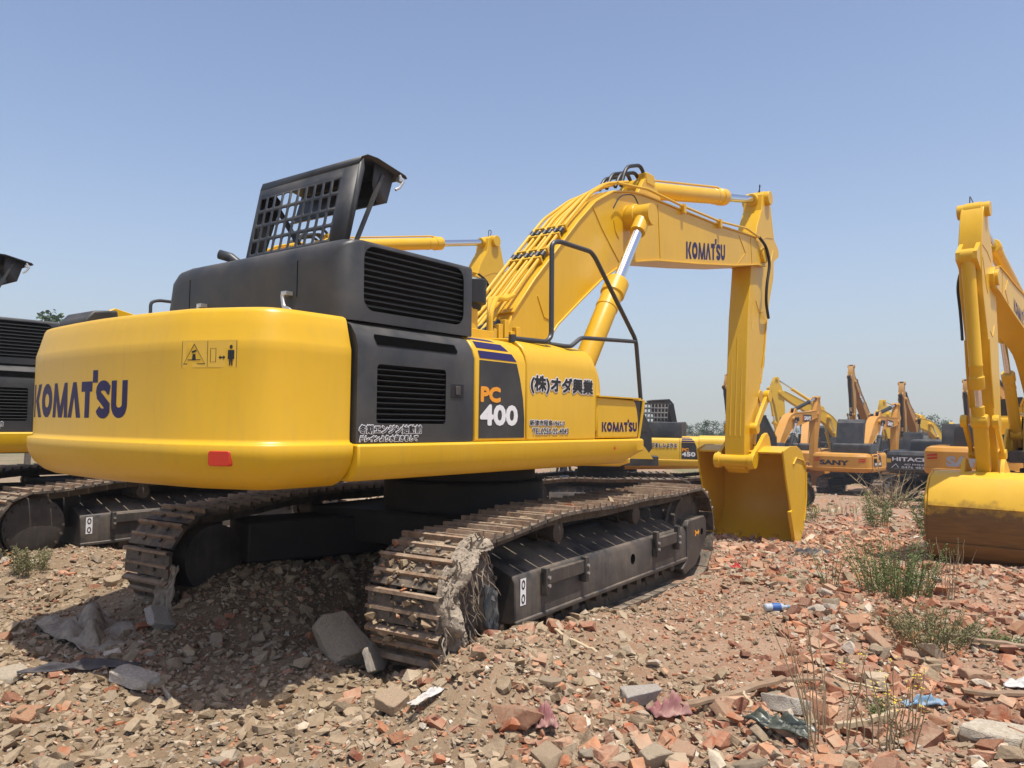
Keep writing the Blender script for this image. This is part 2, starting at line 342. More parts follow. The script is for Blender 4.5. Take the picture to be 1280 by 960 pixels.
_shoe = {}
def shoe_mesh():
    if 's' in _shoe: return _shoe['s']
    mb = MB(); W, Lh = .30, .104
    prof = [(-Lh, -.012), (Lh, -.012), (Lh, .012), (Lh - .004, .048), (Lh - .026, .050), (Lh - .034, .014), (-.004, .014), (-.010, .038), (-.030, .038), (-.036, .014), (-Lh, .010)]
    mb.prism(prof, -W, W, 'y')
    for x, y in ((-.05, .11), (-.05, -.11), (.055, .11), (.055, -.11)): mb.cyl((x, y, .012), (x, y, .03), .019, 6)
    o = mb.build('track_shoe', 'shoe', bevel=0); me = o.data; bpy.data.objects.remove(o); me.materials.append(M['ridge'])
    for p in me.polygons:
        if p.center.z > .0155 and abs(p.center.y) < .29 and (p.center.x > .05 or -.04 < p.center.x < 0) and p.area > .005: p.material_index = 1

    _shoe['s'] = me; return me
def track_path(n=49):
    """closed loop of n places for the shoes: (x, z, angle)"""
    r = .468; xc = 2.02; zc = .50; pts = []; r0, z0 = .405, .475
    for k in range(40): a = -PI / 2 - PI * k / 39; pts.append((-xc - .03 + r0 * math.cos(a), z0 + r0 * math.sin(a)))          # rear, bottom to top
    for k in range(1, 40):
        f = k / 40; x = -xc + 2 * xc * f; g_ = min(1, f / .30); g_ = g_ * g_ * (3 - 2 * g_); pts.append((x, (z0 + r0) * (1 - g_) + (zc + r) * g_ - .012 * math.sin(PI * f * 3) ** 2 * (f > .33)))
    for k in range(40): a = PI / 2 - PI * k / 39; pts.append((xc + r * math.cos(a), zc + r * math.sin(a)))
    pts.append(pts[0])
    d = [0]
    for a, b in zip(pts, pts[1:]): d.append(d[-1] + math.hypot(b[0] - a[0], b[1] - a[1]))
    out = []
    for i in range(n):
        s = d[-1] * i / n; k = max(j for j in range(len(d)) if d[j] <= s); k = min(k, len(pts) - 2)
        f = (s - d[k]) / max(1e-9, d[k + 1] - d[k]); x = pts[k][0] + (pts[k + 1][0] - pts[k][0]) * f; z = pts[k][1] + (pts[k + 1][1] - pts[k][1]) * f
        a = math.atan2(pts[k + 1][1] - pts[k][1], pts[k + 1][0] - pts[k][0]); out.append((x, z, a))
    return out

def cylinder(name, root, a, b, r, rr, split, mt, rod='chrome', eye=None, lod=0):
    """hydraulic cylinder from base pin a to rod pin b; split = share of the length taken by the tube"""
    a, b = Vector(a), Vector(b); L = (b - a).length; d = (b - a) / L; n = 22 if lod == 0 else 10
    mb = MB(); t = L * split; e = eye or r * 1.15
    if lod == 0:
        mb.lathe(a, b, [(0, r * .8), (.10, r * .9), (.13, r), (t - .42, r), (t - .41, r * 1.06), (t - .37, r * 1.06), (t - .36, r), (t - .22, r), (t - .20, r * 1.16), (t - .02, r * 1.16), (t, r * 1.05), (t, rr * 1.1)], n)
        y = Vector((0, 1, 0)); mb.cyl(a - y * e * .8, a + y * e * .8, e, 20)
        mb.tube([a + d * .25 + Vector((0, 0, r * 1.0)), a + d * .25 + Vector((0, 0, r * 1.25)), a + d * (t - .3) + Vector((0, 0, r * 1.3)), a + d * (t - .15) + Vector((0, 0, r * 1.1))], .017, 8)
    else:
        mb.lathe(a, b, [(0, r), (t - .18, r), (t - .17, r * 1.15), (t, r * 1.15)], n); mb.cyl(a - Vector((0, e, 0)), a + Vector((0, e, 0)), e, 10)
    tube = mb.build(name, mt, root)
    mb = MB(); mb.cyl(a + d * (t - .05), b, rr, n); mb.build('cylinder_rod', rod, tube)
    mb = MB(); mb.cyl(b - Vector((0, e * .9, 0)), b + Vector((0, e * .9, 0)), e, 20 if lod == 0 else 10); mb.cyl(b - d * e * 2.2, b, rr * 1.5, 14 if lod == 0 else 8); mb.build('rod_end', mt, tube)
    return tube

def undercarriage(root, tau, lod, fm='frame', sm='shoe'):
    ca, sa = math.cos(tau), math.sin(tau)
    def T(p): return (p[0] * ca - p[1] * sa, p[0] * sa + p[1] * ca, p[2])
    loop = track_path()
    for sgn in (-1, 1):
        yt = 1.37 * sgn
        # chain
        mb = MB()
        for i, (x, z, a) in enumerate(loop):
            cx, sx = math.cos(a), math.sin(a); nx, nz = sx, -cx   # inward normal is left of travel; travel is clockwise so outward = (-? )
            for q in ((-.115, .03), (.115, .03)):
                c = (x + (-sx) * 0 + (nx) * 0, yt + q[0], z)
                ix, iz = (0.0 - x) , (.5 - z)
                # inward direction is perpendicular to travel, towards the loop centre
                p = Vector((-sx, cx)); p = p if p.dot(Vector((-.0 + (0 if abs(x) < 2.02 else (2.02 if x > 0 else -2.02)) - x, .5 - z))) > 0 else -p
                mb.obox((x + p.x * .055, yt + q[0], z + p.y * .055), (cx * .118, 0, sx * .118), (0, q[1], 0), (p.x * .045, 0, p.y * .045))
        mb.xf(T)
        if lod:
            for i, (x, z, a) in enumerate(loop):
                p = Vector((-math.sin(a), math.cos(a))); p = p if p.dot(Vector(((0 if abs(x) < 2.02 else (2.02 if x > 0 else -2.02)) - x, .5 - z))) < 0 else -p
                m2 = MB(); m2.obox((x, yt, z), (math.cos(a) * .104, 0, math.sin(a) * .104), (0, .30, 0), (p.x * .012, 0, p.y * .012))
                m2.obox((x + math.cos(a) * .085 + p.x * .025, yt, z + math.sin(a) * .085 + p.y * .025), (math.cos(a) * .012, 0, math.sin(a) * .012), (0, .30, 0), (p.x * .02, 0, p.y * .02))
                m2.xf(T); mb.add(m2.v, m2.f)
            tr = mb.build('crawler_track', sm, root)
        else:
            tr = mb.build('crawler_track', 'link', root)
            me = shoe_mesh()
            for i, (x, z, a) in enumerate(loop):
                o = bpy.data.objects.new('track_shoe', me); COL.objects.link(o); o.parent = tr
                p = Vector((-math.sin(a), math.cos(a))); inward = Vector(((0 if abs(x) < 2.02 else (2.02 if x > 0 else -2.02)) - x, .5 - z))
                up = -p if p.dot(inward) > 0 else p
                X = Vector((math.cos(a), 0, math.sin(a))); Z = Vector((up.x, 0, up.y)); Y = Z.cross(X)
                m3 = Matrix.Rotation(tau, 4, 'Z') @ Matrix(((X.x, Y.x, Z.x, x), (X.y, Y.y, Z.y, yt), (X.z, Y.z, Z.z, z), (0, 0, 0, 1)))
                o.matrix_local = m3
        # frame
        def S(y): return y * sgn       # outward positive
        mb = MB()
        sec = [(1.58, .245), (1.62, .265), (1.615, .54), (1.59, .585), (1.24, .735), (1.10, .735), (1.10, .245)]
        xs = [(-1.56, 1.0), (1.78, 1.0)]
        mb.loft([[(x, S(y), z) for y, z in sec] for x, _ in xs])
        mb.box((-1.56, min(S(1.60), S(1.635)), .235), (1.78, max(S(1.60), S(1.635)), .275))
        fr = mb.xf(T).build('track_frame', fm, root, bevel=.012 if lod == 0 else 0)
        mb = MB(); pts = [(1.76, .60), (1.80, .655), (2.28, .665), (2.34, .62), (2.36, .48), (2.30, .36), (2.02, .16), (1.70, .10), (1.62, .17), (1.78, .26)]
        mb.prism(pts, *sorted((S(1.08), S(1.635)))); mb.xf(T).build('idler_guard', fm, fr, bevel=.012 if lod == 0 else 0)
        for xw, nm in ((-2.02, 'sprocket'), (2.02, 'idler')):
            mb = MB(); n = 44 if lod == 0 else 20
            if nm == 'sprocket':
                ring = [(xw + (.335 + .03 * math.cos(22 * 2 * PI * k / 88)) * math.cos(2 * PI * k / 88), .5 + (.335 + .03 * math.cos(22 * 2 * PI * k / 88)) * math.sin(2 * PI * k / 88)) for k in range(88)] if lod == 0 else [(xw + .42 * math.cos(2 * PI * k / 20), .5 + .42 * math.sin(2 * PI * k / 20)) for k in range(20)]
                mb.prism(ring, *sorted((S(1.33), S(1.41))))
                mb.lathe((xw, S(1.10), .5), (xw, S(1.60), .5), [(0, .28), (.38, .31), (.40, .325), (.44, .325), (.455, .30), (.47, .18), (.475, .02)], n)
                for k in range(18 if lod == 0 else 0):
                    a = 2 * PI * k / 18; c = Vector((xw + .295 * math.cos(a), S(1.55), .5 + .295 * math.sin(a))); mb.cyl(c, c + Vector((0, S(.025), 0)), .017, 6)
            else:
                mb.lathe((xw, S(1.22), .5), (xw, S(1.52), .5), [(0, .30), (0, .395), (.06, .40), (.08, .42), (.22, .42), (.24, .40), (.30, .395), (.30, .30), (.27, .12), (.27, .01)], n)
            mb.xf(T).build(nm, fm if nm == 'sprocket' else 'link', fr)
        if lod == 0:
            for k in range(8):
                x = -1.45 + k * .415; mb = MB(); mb.lathe((x, S(1.22), .20), (x, S(1.52), .20), [(0, .09), (0, .115), (.05, .115), (.06, .095), (.24, .095), (.25, .115), (.30, .115), (.30, .03)], 18)
                mb.obox((x, S(1.56), .225), (.05, 0, 0), (0, .03, 0), (0, 0, .05)); mb.xf(T).build('track_roller', 'link', fr)
            for x in (-.75, .75):
                mb = MB(); mb.lathe((x, S(1.18), .80), (x, S(1.52), .80), [(0, .04), (.06, .04), (.06, .085), (.16, .085), (.16, .07), (.26, .07), (.26, .085), (.32, .085), (.34, .03)], 18); mb.box((x - .06, *sorted((S(1.12), S(1.2)))[:1], .70), (x + .06, sorted((S(1.12), S(1.2)))[1], .84)) ; mb.xf(T).build('carrier_roller', 'link', fr)
            for x0, x1, z1 in ((-1.22, -.55, .60), (.86, 1.46, .64)):
                mb = MB(); y0, y1 = sorted((S(1.617), S(1.66))); mb.box((x0, y0, .47), (x1, y1, .575)); mb.box((x0, *([min(S(1.62), S(1.675))]), .40), (x0 + .05, max(S(1.62), S(1.675)), z1)); mb.box((x1 - .05, min(S(1.62), S(1.675)), .40), (x1, max(S(1.62), S(1.675)), z1))
                sb = mb.xf(T).build('step_bracket', fm, fr, bevel=.008)
                mb = MB()
                for xx in (x0 + .025, x1 - .025):
                    for zz in (.47, .53): mb.cyl((xx, S(1.67), zz), (xx, S(1.69), zz), .014, 6)
                mb.xf(T).each('bolt', 'steel', fr)
            mb = MB()                                            # light holes and round hole on the frame
            for x in (-1.2, -.95, .55, .8, 1.05): pass
            mb.cyl((.42, S(1.55), .44), (.42, S(1.6205), .44), .045, 20); mb.cyl((2.2, S(1.55), .50), (2.2, S(1.6375), .50), .035, 16)
            mb.xf(T).each('lifting_hole', 'void', fr)
            def PT(u, v, off): return T((u * (1 if sgn < 0 else -1), S(1.617 + off), v))
            du = -1.50 if sgn < 0 else 1.42
            lb = flat(fr, 'number_decal', 'white', [(du, .37), (du + .075, .37), (du + .075, .56), (du, .56)], PT, .004)
            mb = MB()
            for cz in (.415, .515):
                for (ru, rv) in ((.024, .034),):
                    ring_o = [(du + .0375 + ru * math.cos(2 * PI * k / 16), cz + rv * math.sin(2 * PI * k / 16)) for k in range(16)]
                    ring_i = [(du + .0375 + ru * .55 * math.cos(2 * PI * k / 16), cz + rv * .62 * math.sin(2 * PI * k / 16)) for k in range(16)]
                    vs = [PT(u, v, .006) for u, v in ring_o + ring_i]; mb.add(vs, [(k, (k + 1) % 16, 16 + (k + 1) % 16, 16 + k) for k in range(16)])
            mb.box((0, 0, 0), (0, 0, 0)) if 0 else None
            mb.build('decal_marking', 'ink', fr)
            au = 1.97 if sgn < 0 else -2.17
            def PA(u, v, off): return T(((u) * (1 if sgn < 0 else -1), S(1.636 + off), v))
            flat(fr, 'arrow_decal', 'orange', [(au, .475), (au + .02, .50), (au, .53), (au + .03, .535), (au + .045, .515), (au + .10, .515), (au + .10, .54), (au + .145, .505), (au + .10, .465), (au + .10, .49), (au + .045, .49), (au + .03, .465)], PA, .003)
    mb = MB(); mb.box((-.95, -1.12, .56), (.95, 1.12, .86)); mb.obox((-1.0, -.85, .62), (.75, .3, 0), (-.1, .26, 0), (0, 0, .17)); mb.obox((-1.0, .85, .62), (.75, -.3, 0), (.1, .26, 0), (0, 0, .17))
    mb.obox((1.0, -.85, .62), (.75, -.3, 0), (.1, .26, 0), (0, 0, .17)); mb.obox((1.0, .85, .62), (.75, .3, 0), (-.1, .26, 0), (0, 0, .17))
    mb.cyl((0, 0, .8), (0, 0, 1.12), .78, 40); mb.cyl((0, 0, 1.12), (0, 0, 1.27), .70, 40)
    mb.xf(T).build('carbody', 'under', root, bevel=.02 if lod == 0 else 0)

def excavator(name, label, loc, rz, lod=0, paint='yellow', dark='charcoal', cyl=None, brand='wm', model='400', db=0., da=0., scale=1., tau=math.radians(4.05), group=None, attach=True, lid=True, cw='yellow', cwtext=None, boomtext=None, handrail=True, hood_h=0., bucket=None, extra=None, cab_m=None, panel=None, upper=True, dbk=0.):
    R = empty(name, label, 'excavator', loc, rz, group, scale); cyl = cyl or paint; det = lod == 0; bv = .010 if det else 0; panel = panel or dark
    undercarriage(R, tau, lod)
    # -------- counterweight
    prof = [(1.268, .25), (1.276, .18), (1.305, .115), (1.36, .052), (1.42, .016), (1.47, .003), (1.525, 0), (1.532, .006), (1.542, .032), (1.56, .036), (2.05, .036), (2.095, .037), (2.115, .043), (2.14, .050), (2.20, .066), (2.268, .084), (2.288, .096), (2.299, .120), (2.304, .16)]
    if not det: prof = [(1.30, .2), (1.40, .045), (1.525, 0), (1.54, .034), (2.12, .04), (2.25, .12), (2.30, .25)]
    mb = MB(); mb.loft([[(CWP[i][0] + CWN[i].x * ins * (1 if i not in (0, len(CWP) - 1) else 0), CWP[i][1] + CWN[i].y * ins, z) for i in range(len(CWP))] for z, ins in prof])
    c = mb.build('counterweight', cw, R, smooth=28)
    if det:
        c.data.set_sharp_from_angle(angle=math.radians(58))
        word_obj(c, P_rear, -.96, .455, 1.668, 1.895)
        P_lab = lambda u, v, off: P_rear(.945 + (u - .9) * .783, v, off)
        # warning label
        e = flat(c, 'warning_label', 'decal', [(.0, 0)] * 0 or [(.90, 1.955), (.90, 2.105), (1.0, 2.105), (1.1, 2.105), (1.2, 2.105), (1.315, 2.105), (1.315, 1.955), (1.2, 1.955), (1.1, 1.955), (1.0, 1.955)], P_lab, .0012)
        mb = MB(); off = .0022
        def quadp(pts, o2=off): mb.add([P_lab(u, v, o2) for u, v in pts], [tuple(range(len(pts)))])
        for qd in ribbon([(1.0, 2.085), (.915, 1.975), (1.085, 1.975)], .008, True): quadp([(p.x, p.y) for p in qd])
        quadp([(.95, 1.995), (1.05, 1.995), (1.05, 2.0), (.95, 2.0)]); quadp([(.985, 2.0), (1.015, 2.0), (1.01, 2.03), (.99, 2.03)]); quadp([(.985, 2.035), (1.02, 2.045), (1.015, 2.055), (.98, 2.045)])
        for qd in ribbon([(1.125, 1.985), (1.165, 1.985), (1.165, 2.06), (1.125, 2.06)], .004, True): quadp([(p.x, p.y) for p in qd])
        quadp([(1.185, 2.01), (1.20, 2.022), (1.20, 1.998)]); quadp([(1.235, 2.01), (1.22, 2.022), (1.22, 1.998)], off + .0002); quadp([(1.2, 2.006), (1.22, 2.006), (1.22, 2.014), (1.2, 2.014)])
        quadp([(1.253, 2.05), (1.297, 2.05), (1.297, 2.0), (1.287, 2.0), (1.287, 1.965), (1.278, 1.965), (1.276, 2.0), (1.272, 1.965), (1.263, 1.965), (1.263, 2.0), (1.253, 2.0)])
        quadp([(1.275 + .011 * math.cos(k * PI / 5), 2.068 + .011 * math.sin(k * PI / 5)) for k in range(10)])
        for x0 in (.90, 1.102, 1.311): quadp([(x0, 1.957), (x0 + .003, 1.957), (x0 + .003, 2.103), (x0, 2.103)], off + .0004)
        mb.build('pictogram', 'ink', c)
        mb = MB(); ins = .012
        pts = [(1.165, 1.425), (1.173, 1.415), (1.275, 1.415), (1.283, 1.425), (1.283, 1.487), (1.275, 1.497), (1.173, 1.497), (1.165, 1.487)]
        f_ = [P_rear(u, v, .046) for u, v in pts]; k_ = [P_rear(u, v, -.04) for u, v in pts]; mb.loft([k_, f_]); mb.build('rear_reflector', 'red', c, bevel=.004)
        for y, s in ((-.42, 1), (.78, 1)):
            mb = MB(); ring = [(-3.02 + .11 * math.cos(PI * k / 10), 2.27 + .10 * math.sin(PI * k / 10)) for k in range(11)]
            mb.prism(ring, y - .03, y + .03); mb.build('lifting_lug', cw, c, bevel=.006)
    else:
        if cwtext:
            tb, tm, a, b_2, z0, z1, bold = cwtext; text_obj(tb, tm, c, P_rear, a, b_2, z0, z1, bold=bold, off=.015)
        elif brand == 'wm': word_obj(c, P_rear, -.955, .43, 1.675, 1.885)
    # -------- platform and inner body
    mb = MB(); mb.box((-2.74, -1.29, 1.29), (.60, 1.29, 1.50)); mb.box((.58, -.95, 1.30), (1.12, 1.40, 1.50)); mb.box((1.1, -.75, 1.3), (1.65, .25, 1.56)); mb.build('revolving_frame', 'frame' if det else dark, R, bevel=bv)
    mb = MB(); mb.box((-2.75, -1.37, 1.50), (-1.04, 1.37, 2.24)); mb.box((-1.04, -1.37, 1.5), (.03, -.74, 2.24)); mb.box((.04, -1.45, 1.5), (.74, -.83, 1.87)); mb.build('inner_body', 'void', R)
    if not upper: pass
    # -------- side skirts
    for s in (1, -1):
        sk = [(-1.46, 1.305), (-1.505, 1.34), (-1.535, 1.405), (-1.535, 1.515), (-1.525, 1.53), (-1.47, 1.533), (-1.30, 1.53), (-1.30, 1.305)]
        mb = MB(); xs = [(-2.755, 0), (.80, 0), (.835, 0)]
        rings = []
        for x in (-2.755, .55, .70, .835):
            rings.append([(x, y * s, z if x < .56 or z > 1.42 else z + (.06 if x < .8 else .11) * (1.42 - z) / .12) for y, z in sk])
        mb.loft(rings); k_ = mb.build('side_skirt', paint, R, bevel=.012 if det else 0)
        if det and s == 1:
            pts = []
            for k in range(16): r1 = (.030 if k % 4 == 0 else .012); pts.append((.275 + r1 * math.cos(2 * PI * k / 16), 1.452 + r1 * math.sin(2 * PI * k / 16)))
            flat(k_, 'cross_mark', 'red', pts, lambda u, v, o2: (u, -1.535 - o2, v), .002)
    # -------- right side: engine door, pump door, tank, toolbox
    def side_panel(nm, m, x0, x1, s=1, hole=None, sec=SEC, deck=-.9, z0=1.535):
        mb = MB(); pr = [(y * s, z) for y, z in sec] + [(deck * s, sec[-1][1] + .004), (deck * s, sec[-1][1] - .03), (-1.2 * s, sec[-1][1] - .05), (-1.44 * s, 2.1 if sec[-1][1] > 2.2 else 1.75), (-1.44 * s, z0)]
        if hole is None: mb.prism(pr, x0, x1, 'x'); return mb.build(nm, m, R, bevel=bv, smooth=40)
        n = len(pr)
        mb.loft([[(x, y, z) for y, z in pr] for x in (x0, x1)], True, (True, True))
        # take out the flat outer face (edge 0-1) and fill it with a face that has a rounded opening
        mb.f = [f for f in mb.f if set(f) != {0, 1, n, n + 1}]
        mb.holed(x0, x1, sec[0][1], sec[1][1], hole, .025, lambda u, v: (u, sec[0][0] * s, v))
        return mb.build(nm, m, R, smooth=40)
    H = (-2.585, -1.955, 1.655, 2.02)
    for s in (1, -1):
        if model == '450': side_panel('engine_door', panel, -2.745, -1.665, s); continue
        d = side_panel('engine_door', panel, -2.745, -1.665, s, H)
        mb = MB(); mb.box((H[0] - .02, min(-1.455 * s, -1.44 * s), H[2] - .02), (H[1] + .02, max(-1.455 * s, -1.44 * s), H[3] + .02)); mb.box((-2.60, min(-1.452 * s, -1.47 * s), 2.143), (-1.85, max(-1.452 * s, -1.47 * s), 2.150)) if 0 else None
        lv = mb.build('louvre', 'black', d)
        mb = MB(); n = 11 if det else 6
        for k in range(n):
            z = H[2] + .012 + (H[3] - H[2] - .02) * k / (n - 1); mb.obox(((H[0] + H[1]) / 2, -1.477 * s, z), ((H[1] - H[0]) / 2, 0, 0), (0, .018, -.012 * s), (0, .002 * s, .003))
        mb.build('slat', 'slat', d)
        mb = MB(); zz = [(2.135, 2.205)]
        pv = [(-2.60, 2.195), (-2.585, 2.14), (-1.85, 2.14), (-1.835, 2.155), (-1.85, 2.20), (-2.59, 2.205)]
        mb.add([(x, (sec_y(z) - .008) * s, z) for x, z in pv], [tuple(range(6))]); vent = mb.build('slot_vent', 'void', d)
        if det:
            mb = MB(); mb.box((-1.905, min(-1.5 * s, -1.506 * s), 1.835), (-1.775, max(-1.5 * s, -1.506 * s), 1.93)); la = mb.build('door_latch', 'black', d, bevel=.006)
            mb = MB(); mb.box((-1.865, min(-1.507 * s, -1.512 * s), 1.855), (-1.815, max(-1.507 * s, -1.512 * s), 1.915)); mb.build('keyhole', 'frame', d, bevel=.004)
    if det:
        def two(body, P, par, u0, u1, v0, v1, b0, b1, shear=0., nm='lettering'):
            text_fat(body, 'white', par, P, u0, u1, v0, v1, b1, 12, shear, .003, 'lettering_outline'); text_fat(body, 'ink', par, P, u0, u1, v0, v1, b0, 8, shear, .0055, nm)
        ed = [o for o in R.children if o.name.startswith('engine_door')][0]
        two('冬期エンジン始動前', P_right, ed, -2.725, -2.19, 1.594, 1.645, .0014, .0065)
        two('ドレインより水抜きをして', P_right, ed, -2.72, -2.22, 1.545, 1.582, .0012, .006, .25)
    pd = side_panel('pump_door', paint, -1.650, -1.035)
    dk = flat(pd, 'model_decal', 'charcoal', [(-1.605, 1.556), (-1.057, 1.556), (-1.056, 1.70), (-1.075, 1.85), (-1.115, 2.0), (-1.16, 2.115), (-1.605, 2.115)], P_right, .002)
    text_fat('PC', 'orange', pd, P_right, -1.58, -1.365, 1.822, 1.92, .009, 12, 0., .004)
    text_fat(model, 'white', pd, P_right, -1.583, -1.153, 1.655, 1.79, .0105, 12, 0., .004)
    for (za, zb, xa, xb) in ((2.13, 2.185, -1.20, -1.16), (2.205, 2.255, -1.27, -1.225), (2.27, 2.295, -1.36, -1.31)):
        mb = MB(); zs = [za, (za + zb) / 2, zb]; mb.loft([[(-1.60, sec_y(z) - .004, z), (xb - (z - za) / (zb - za) * (xb - xa), sec_y(z) - .004, z)] for z in zs], False, (False, False)); mb.build('stripe_decal', 'blue', pd)
    # tank
    ST = [(-1.50, 1.535), (-1.50, 2.12), (-1.485, 2.19), (-1.45, 2.255), (-1.39, 2.305), (-1.30, 2.335), (-1.15, 2.345)]
    ft = side_panel('fuel_tank', paint, -1.025, .0, 1, None, ST, -.72)
    mb = MB(); mb.loft([[(x, y, z) for y, z in [(-1.49, 1.60), (-1.49, 2.10 + dz), (-1.47, 2.18 + dz), (-1.42, 2.25 + dz), (-1.30, 2.31 + dz), (-.72, 2.32 + dz), (-.72, 1.60)]] for x, dz in ((.012, 0), (.05, -.02), (.085, -.07), (.10, -.14))]); mb.build('tank_front', paint, ft, bevel=bv)
    if det:
        two('(株)オダ興業', P_right, ft, -.975, -.06, 1.905, 2.04, .0065, .015)
        two('新津市程島1962-3', P_right, ft, -.985, -.50, 1.648, 1.693, .0008, .0055)
        two('TEL0250-22-4043', P_right, ft, -.95, -.44, 1.582, 1.628, .0008, .0055)
        mb = MB(); mb.cyl((-.55, -1.0, 2.34), (-.55, -1.0, 2.40), .07, 20); mb.build('filler_cap', 'steel', ft)
    tb = MB(); tb.prism([(.03, 1.54), (.775, 1.54), (.792, 1.62), (.785, 1.72), (.765, 1.80), (.735, 1.865), (.70, 1.895), (.03, 1.905)], -1.5, -.80); tb = tb.build('toolbox', paint, R, bevel=.014 if det else 0)
    mb = MB(); mb.box((.025, -1.52, 1.905), (.80, -.85, 1.917)); mb.build('box_lid', paint, tb)
    if det:
        word_obj(tb, P_right, .105, .755, 1.598, 1.685)
        mb = MB(); mb.prism([(.79, 1.55), (.90, 1.55), (.93, 1.60), (.90, 1.90), (.72, 1.90), (.785, 1.8)], -1.46, -.9); mb.build('step_plate', 'rail', R, bevel=.005)
        mb = MB(); mb.prism([(.83, 1.53), (.845, 1.53), (.955, 1.9), (.93, 1.9)], -1.485, -1.47); mb.box((.70, -1.49, 1.895), (.90, -1.40, 1.908)); mb.build('step_edge', paint, R)
    # decks between the tank and the cab
    mb = MB(); mb.box((-1.6, -.74, 1.5), (-.55, .5, 2.05)); mb.box((-1.66, .45, 1.5), (-.35, 1.42, 2.12)); mb.build('centre_deck', paint, R, bevel=bv)
    mb = MB(); mb.prism([(-.35, 1.5), (.55, 1.5), (.50, 1.95), (.30, 2.35), (0, 2.42), (-.25, 2.3), (-.4, 1.9)], YB - .36, YB - .29); mb.prism([(-.35, 1.5), (.55, 1.5), (.50, 1.95), (.30, 2.35), (0, 2.42), (-.25, 2.3), (-.4, 1.9)], YB + .29, YB + .36); mb.prism([(.5, 1.5), (1.5, 1.5), (1.25, 1.85), (.95, 2.05), (.7, 2.0)], YB - .62, YB - .56); mb.prism([(.5, 1.5), (1.5, 1.5), (1.25, 1.85), (.95, 2.05), (.7, 2.0)], YB + .56, YB + .62)
    mb.each('boom_bracket', paint, R, bevel=bv)
    # -------- hood
    hs = [(-1.42, 2.285), (-1.416, 2.772), (-1.404, 2.79), (-1.365, 2.798), (-1.30, 2.806), (.0, 2.806), (.35, 2.806), (.50, 2.79), (.575, 2.73), (.615, 2.54), (.64, 2.29)]
    hs = [(y, z + (hood_h if z > 2.3 else 0)) for y, z in hs]; cy, cz = -.4, 2.5
    def ring(x, ins): return [(x, y + (ins if y < cy else -ins), z - (ins if z > 2.3 else 0)) for y, z in hs]
    hr = [ring(-1.60, .0), ring(-2.64, 0), ring(-2.70, .008), ring(-2.745, .022), ring(-2.78, .048), ring(-2.80, .085), ring(-2.808, .13)]
    mb = MB(); mb.loft(hr); n = len(hs)
    if det: mb.f = [f for f in mb.f if set(f) != {0, 1, n, n + 1}]
    HH = (-2.635, -1.69, 2.355, 2.762)
    if det: mb.holed(-2.64, -1.60, 2.285, 2.772, HH, .085, lambda u, v: (u, -1.42 + (v - 2.285) / .487 * .004, v))
    hd = mb.build('engine_hood', dark, R, smooth=38)
    if det:
        mb = MB(); mb.box((HH[0] - .02, -1.385, HH[2] - .02), (HH[1] + .02, -1.37, HH[3] + .015)); lv = mb.build('hood_louvre', 'black', hd)
        mb = MB()
        for k in range(11): z = HH[2] + .018 + (HH[3] - HH[2] - .03) * k / 10; mb.obox(((HH[0] + HH[1]) / 2, -1.396, z), ((HH[1] - HH[0]) / 2, 0, 0), (0, .016, -.010), (0, .002, .003))
        mb.build('slat', 'slat', hd)
        mb = MB()
        for y in (-.99, .25):
            mb.box((-2.8095, y - .003, 2.45 if y < 0 else 2.30), (-2.8065, y + .003, 2.68))
        mb.each('panel_seam', 'void', hd)
        for y in (-.93, .035):                                                                   # latches
            mb = MB(); mb.tube(round_path([(-2.86, y - .10, 2.315), (-2.87, y - .07, 2.36), (-2.86, y, 2.38), (-2.85, y + .03, 2.46), (-2.85, y + .02, 2.47)], .02), .014, 8); mb.box((-2.86, y - .02, 2.46), (-2.81, y + .035, 2.485)); mb.box((-2.87, y - .06, 2.30), (-2.81, y + .04, 2.35)); mb.cyl((-2.885, y - .02, 2.33), (-2.82, y - .02, 2.33), .024, 10)
            mb.build('hood_latch', 'steel', hd, bevel=.003)
        mb = MB(); mb.tube([(-2.52, .06, 2.78), (-2.53, .08, 2.83), (-2.56, .13, 2.875), (-2.61, .20, 2.90)], .034, 14, False); mb.build('exhaust_pipe', 'rail', R, solid=.004)
        mb = MB(); mb.cyl((-1.08, -.96, 2.30), (-1.08, -.96, 2.60), .065, 20); mb.box((-1.2, -1.04, 2.28), (-.86, -.80, 2.42)); ac = mb.build('intake_pipe', paint, R, bevel=.005)
        mb = MB(); mb.lathe((-1.06, -.96, 2.58), (-1.06, -.96, 2.83), [(0, .05), (.0, .075), (.04, .085), (.05, .118), (.235, .122), (.25, .112), (.25, .02)], 28); mb.build('precleaner', 'rubber', ac)
        # side stuff at the far side of the counterweight
        mb = MB(); mb.prism([(-3.22, 2.30), (-3.22, 2.40), (-3.16, 2.47), (-2.98, 2.49), (-2.95, 2.30)], .95, 1.38); mb.build('battery_cover', dark, R, bevel=.015)
        mb = MB(); mb.prism([(-2.97, 2.30), (-2.96, 2.50), (-2.88, 2.54), (-2.50, 2.46), (-2.3, 2.46), (-2.3, 2.40), (-2.62, 2.40), (-2.84, 2.44), (-2.88, 2.3)], 1.20, 1.25); mb.build('grab_bracket', paint, R, bevel=.005)
        for y in (.62,):
            mb = MB(); mb.tube(round_path([(-2.72, y + .45, 2.28), (-2.72, y + .42, 2.45), (-2.72, y + .05, 2.48), (-1.9, y + .05, 2.48)], .06), .014, 8); mb.tube(round_path([(-2.72, y + .35, 2.28), (-2.72, y + .33, 2.40), (-2.72, y + .03, 2.42)], .05), .012, 8); mb.each('grab_rail', 'rail', R)
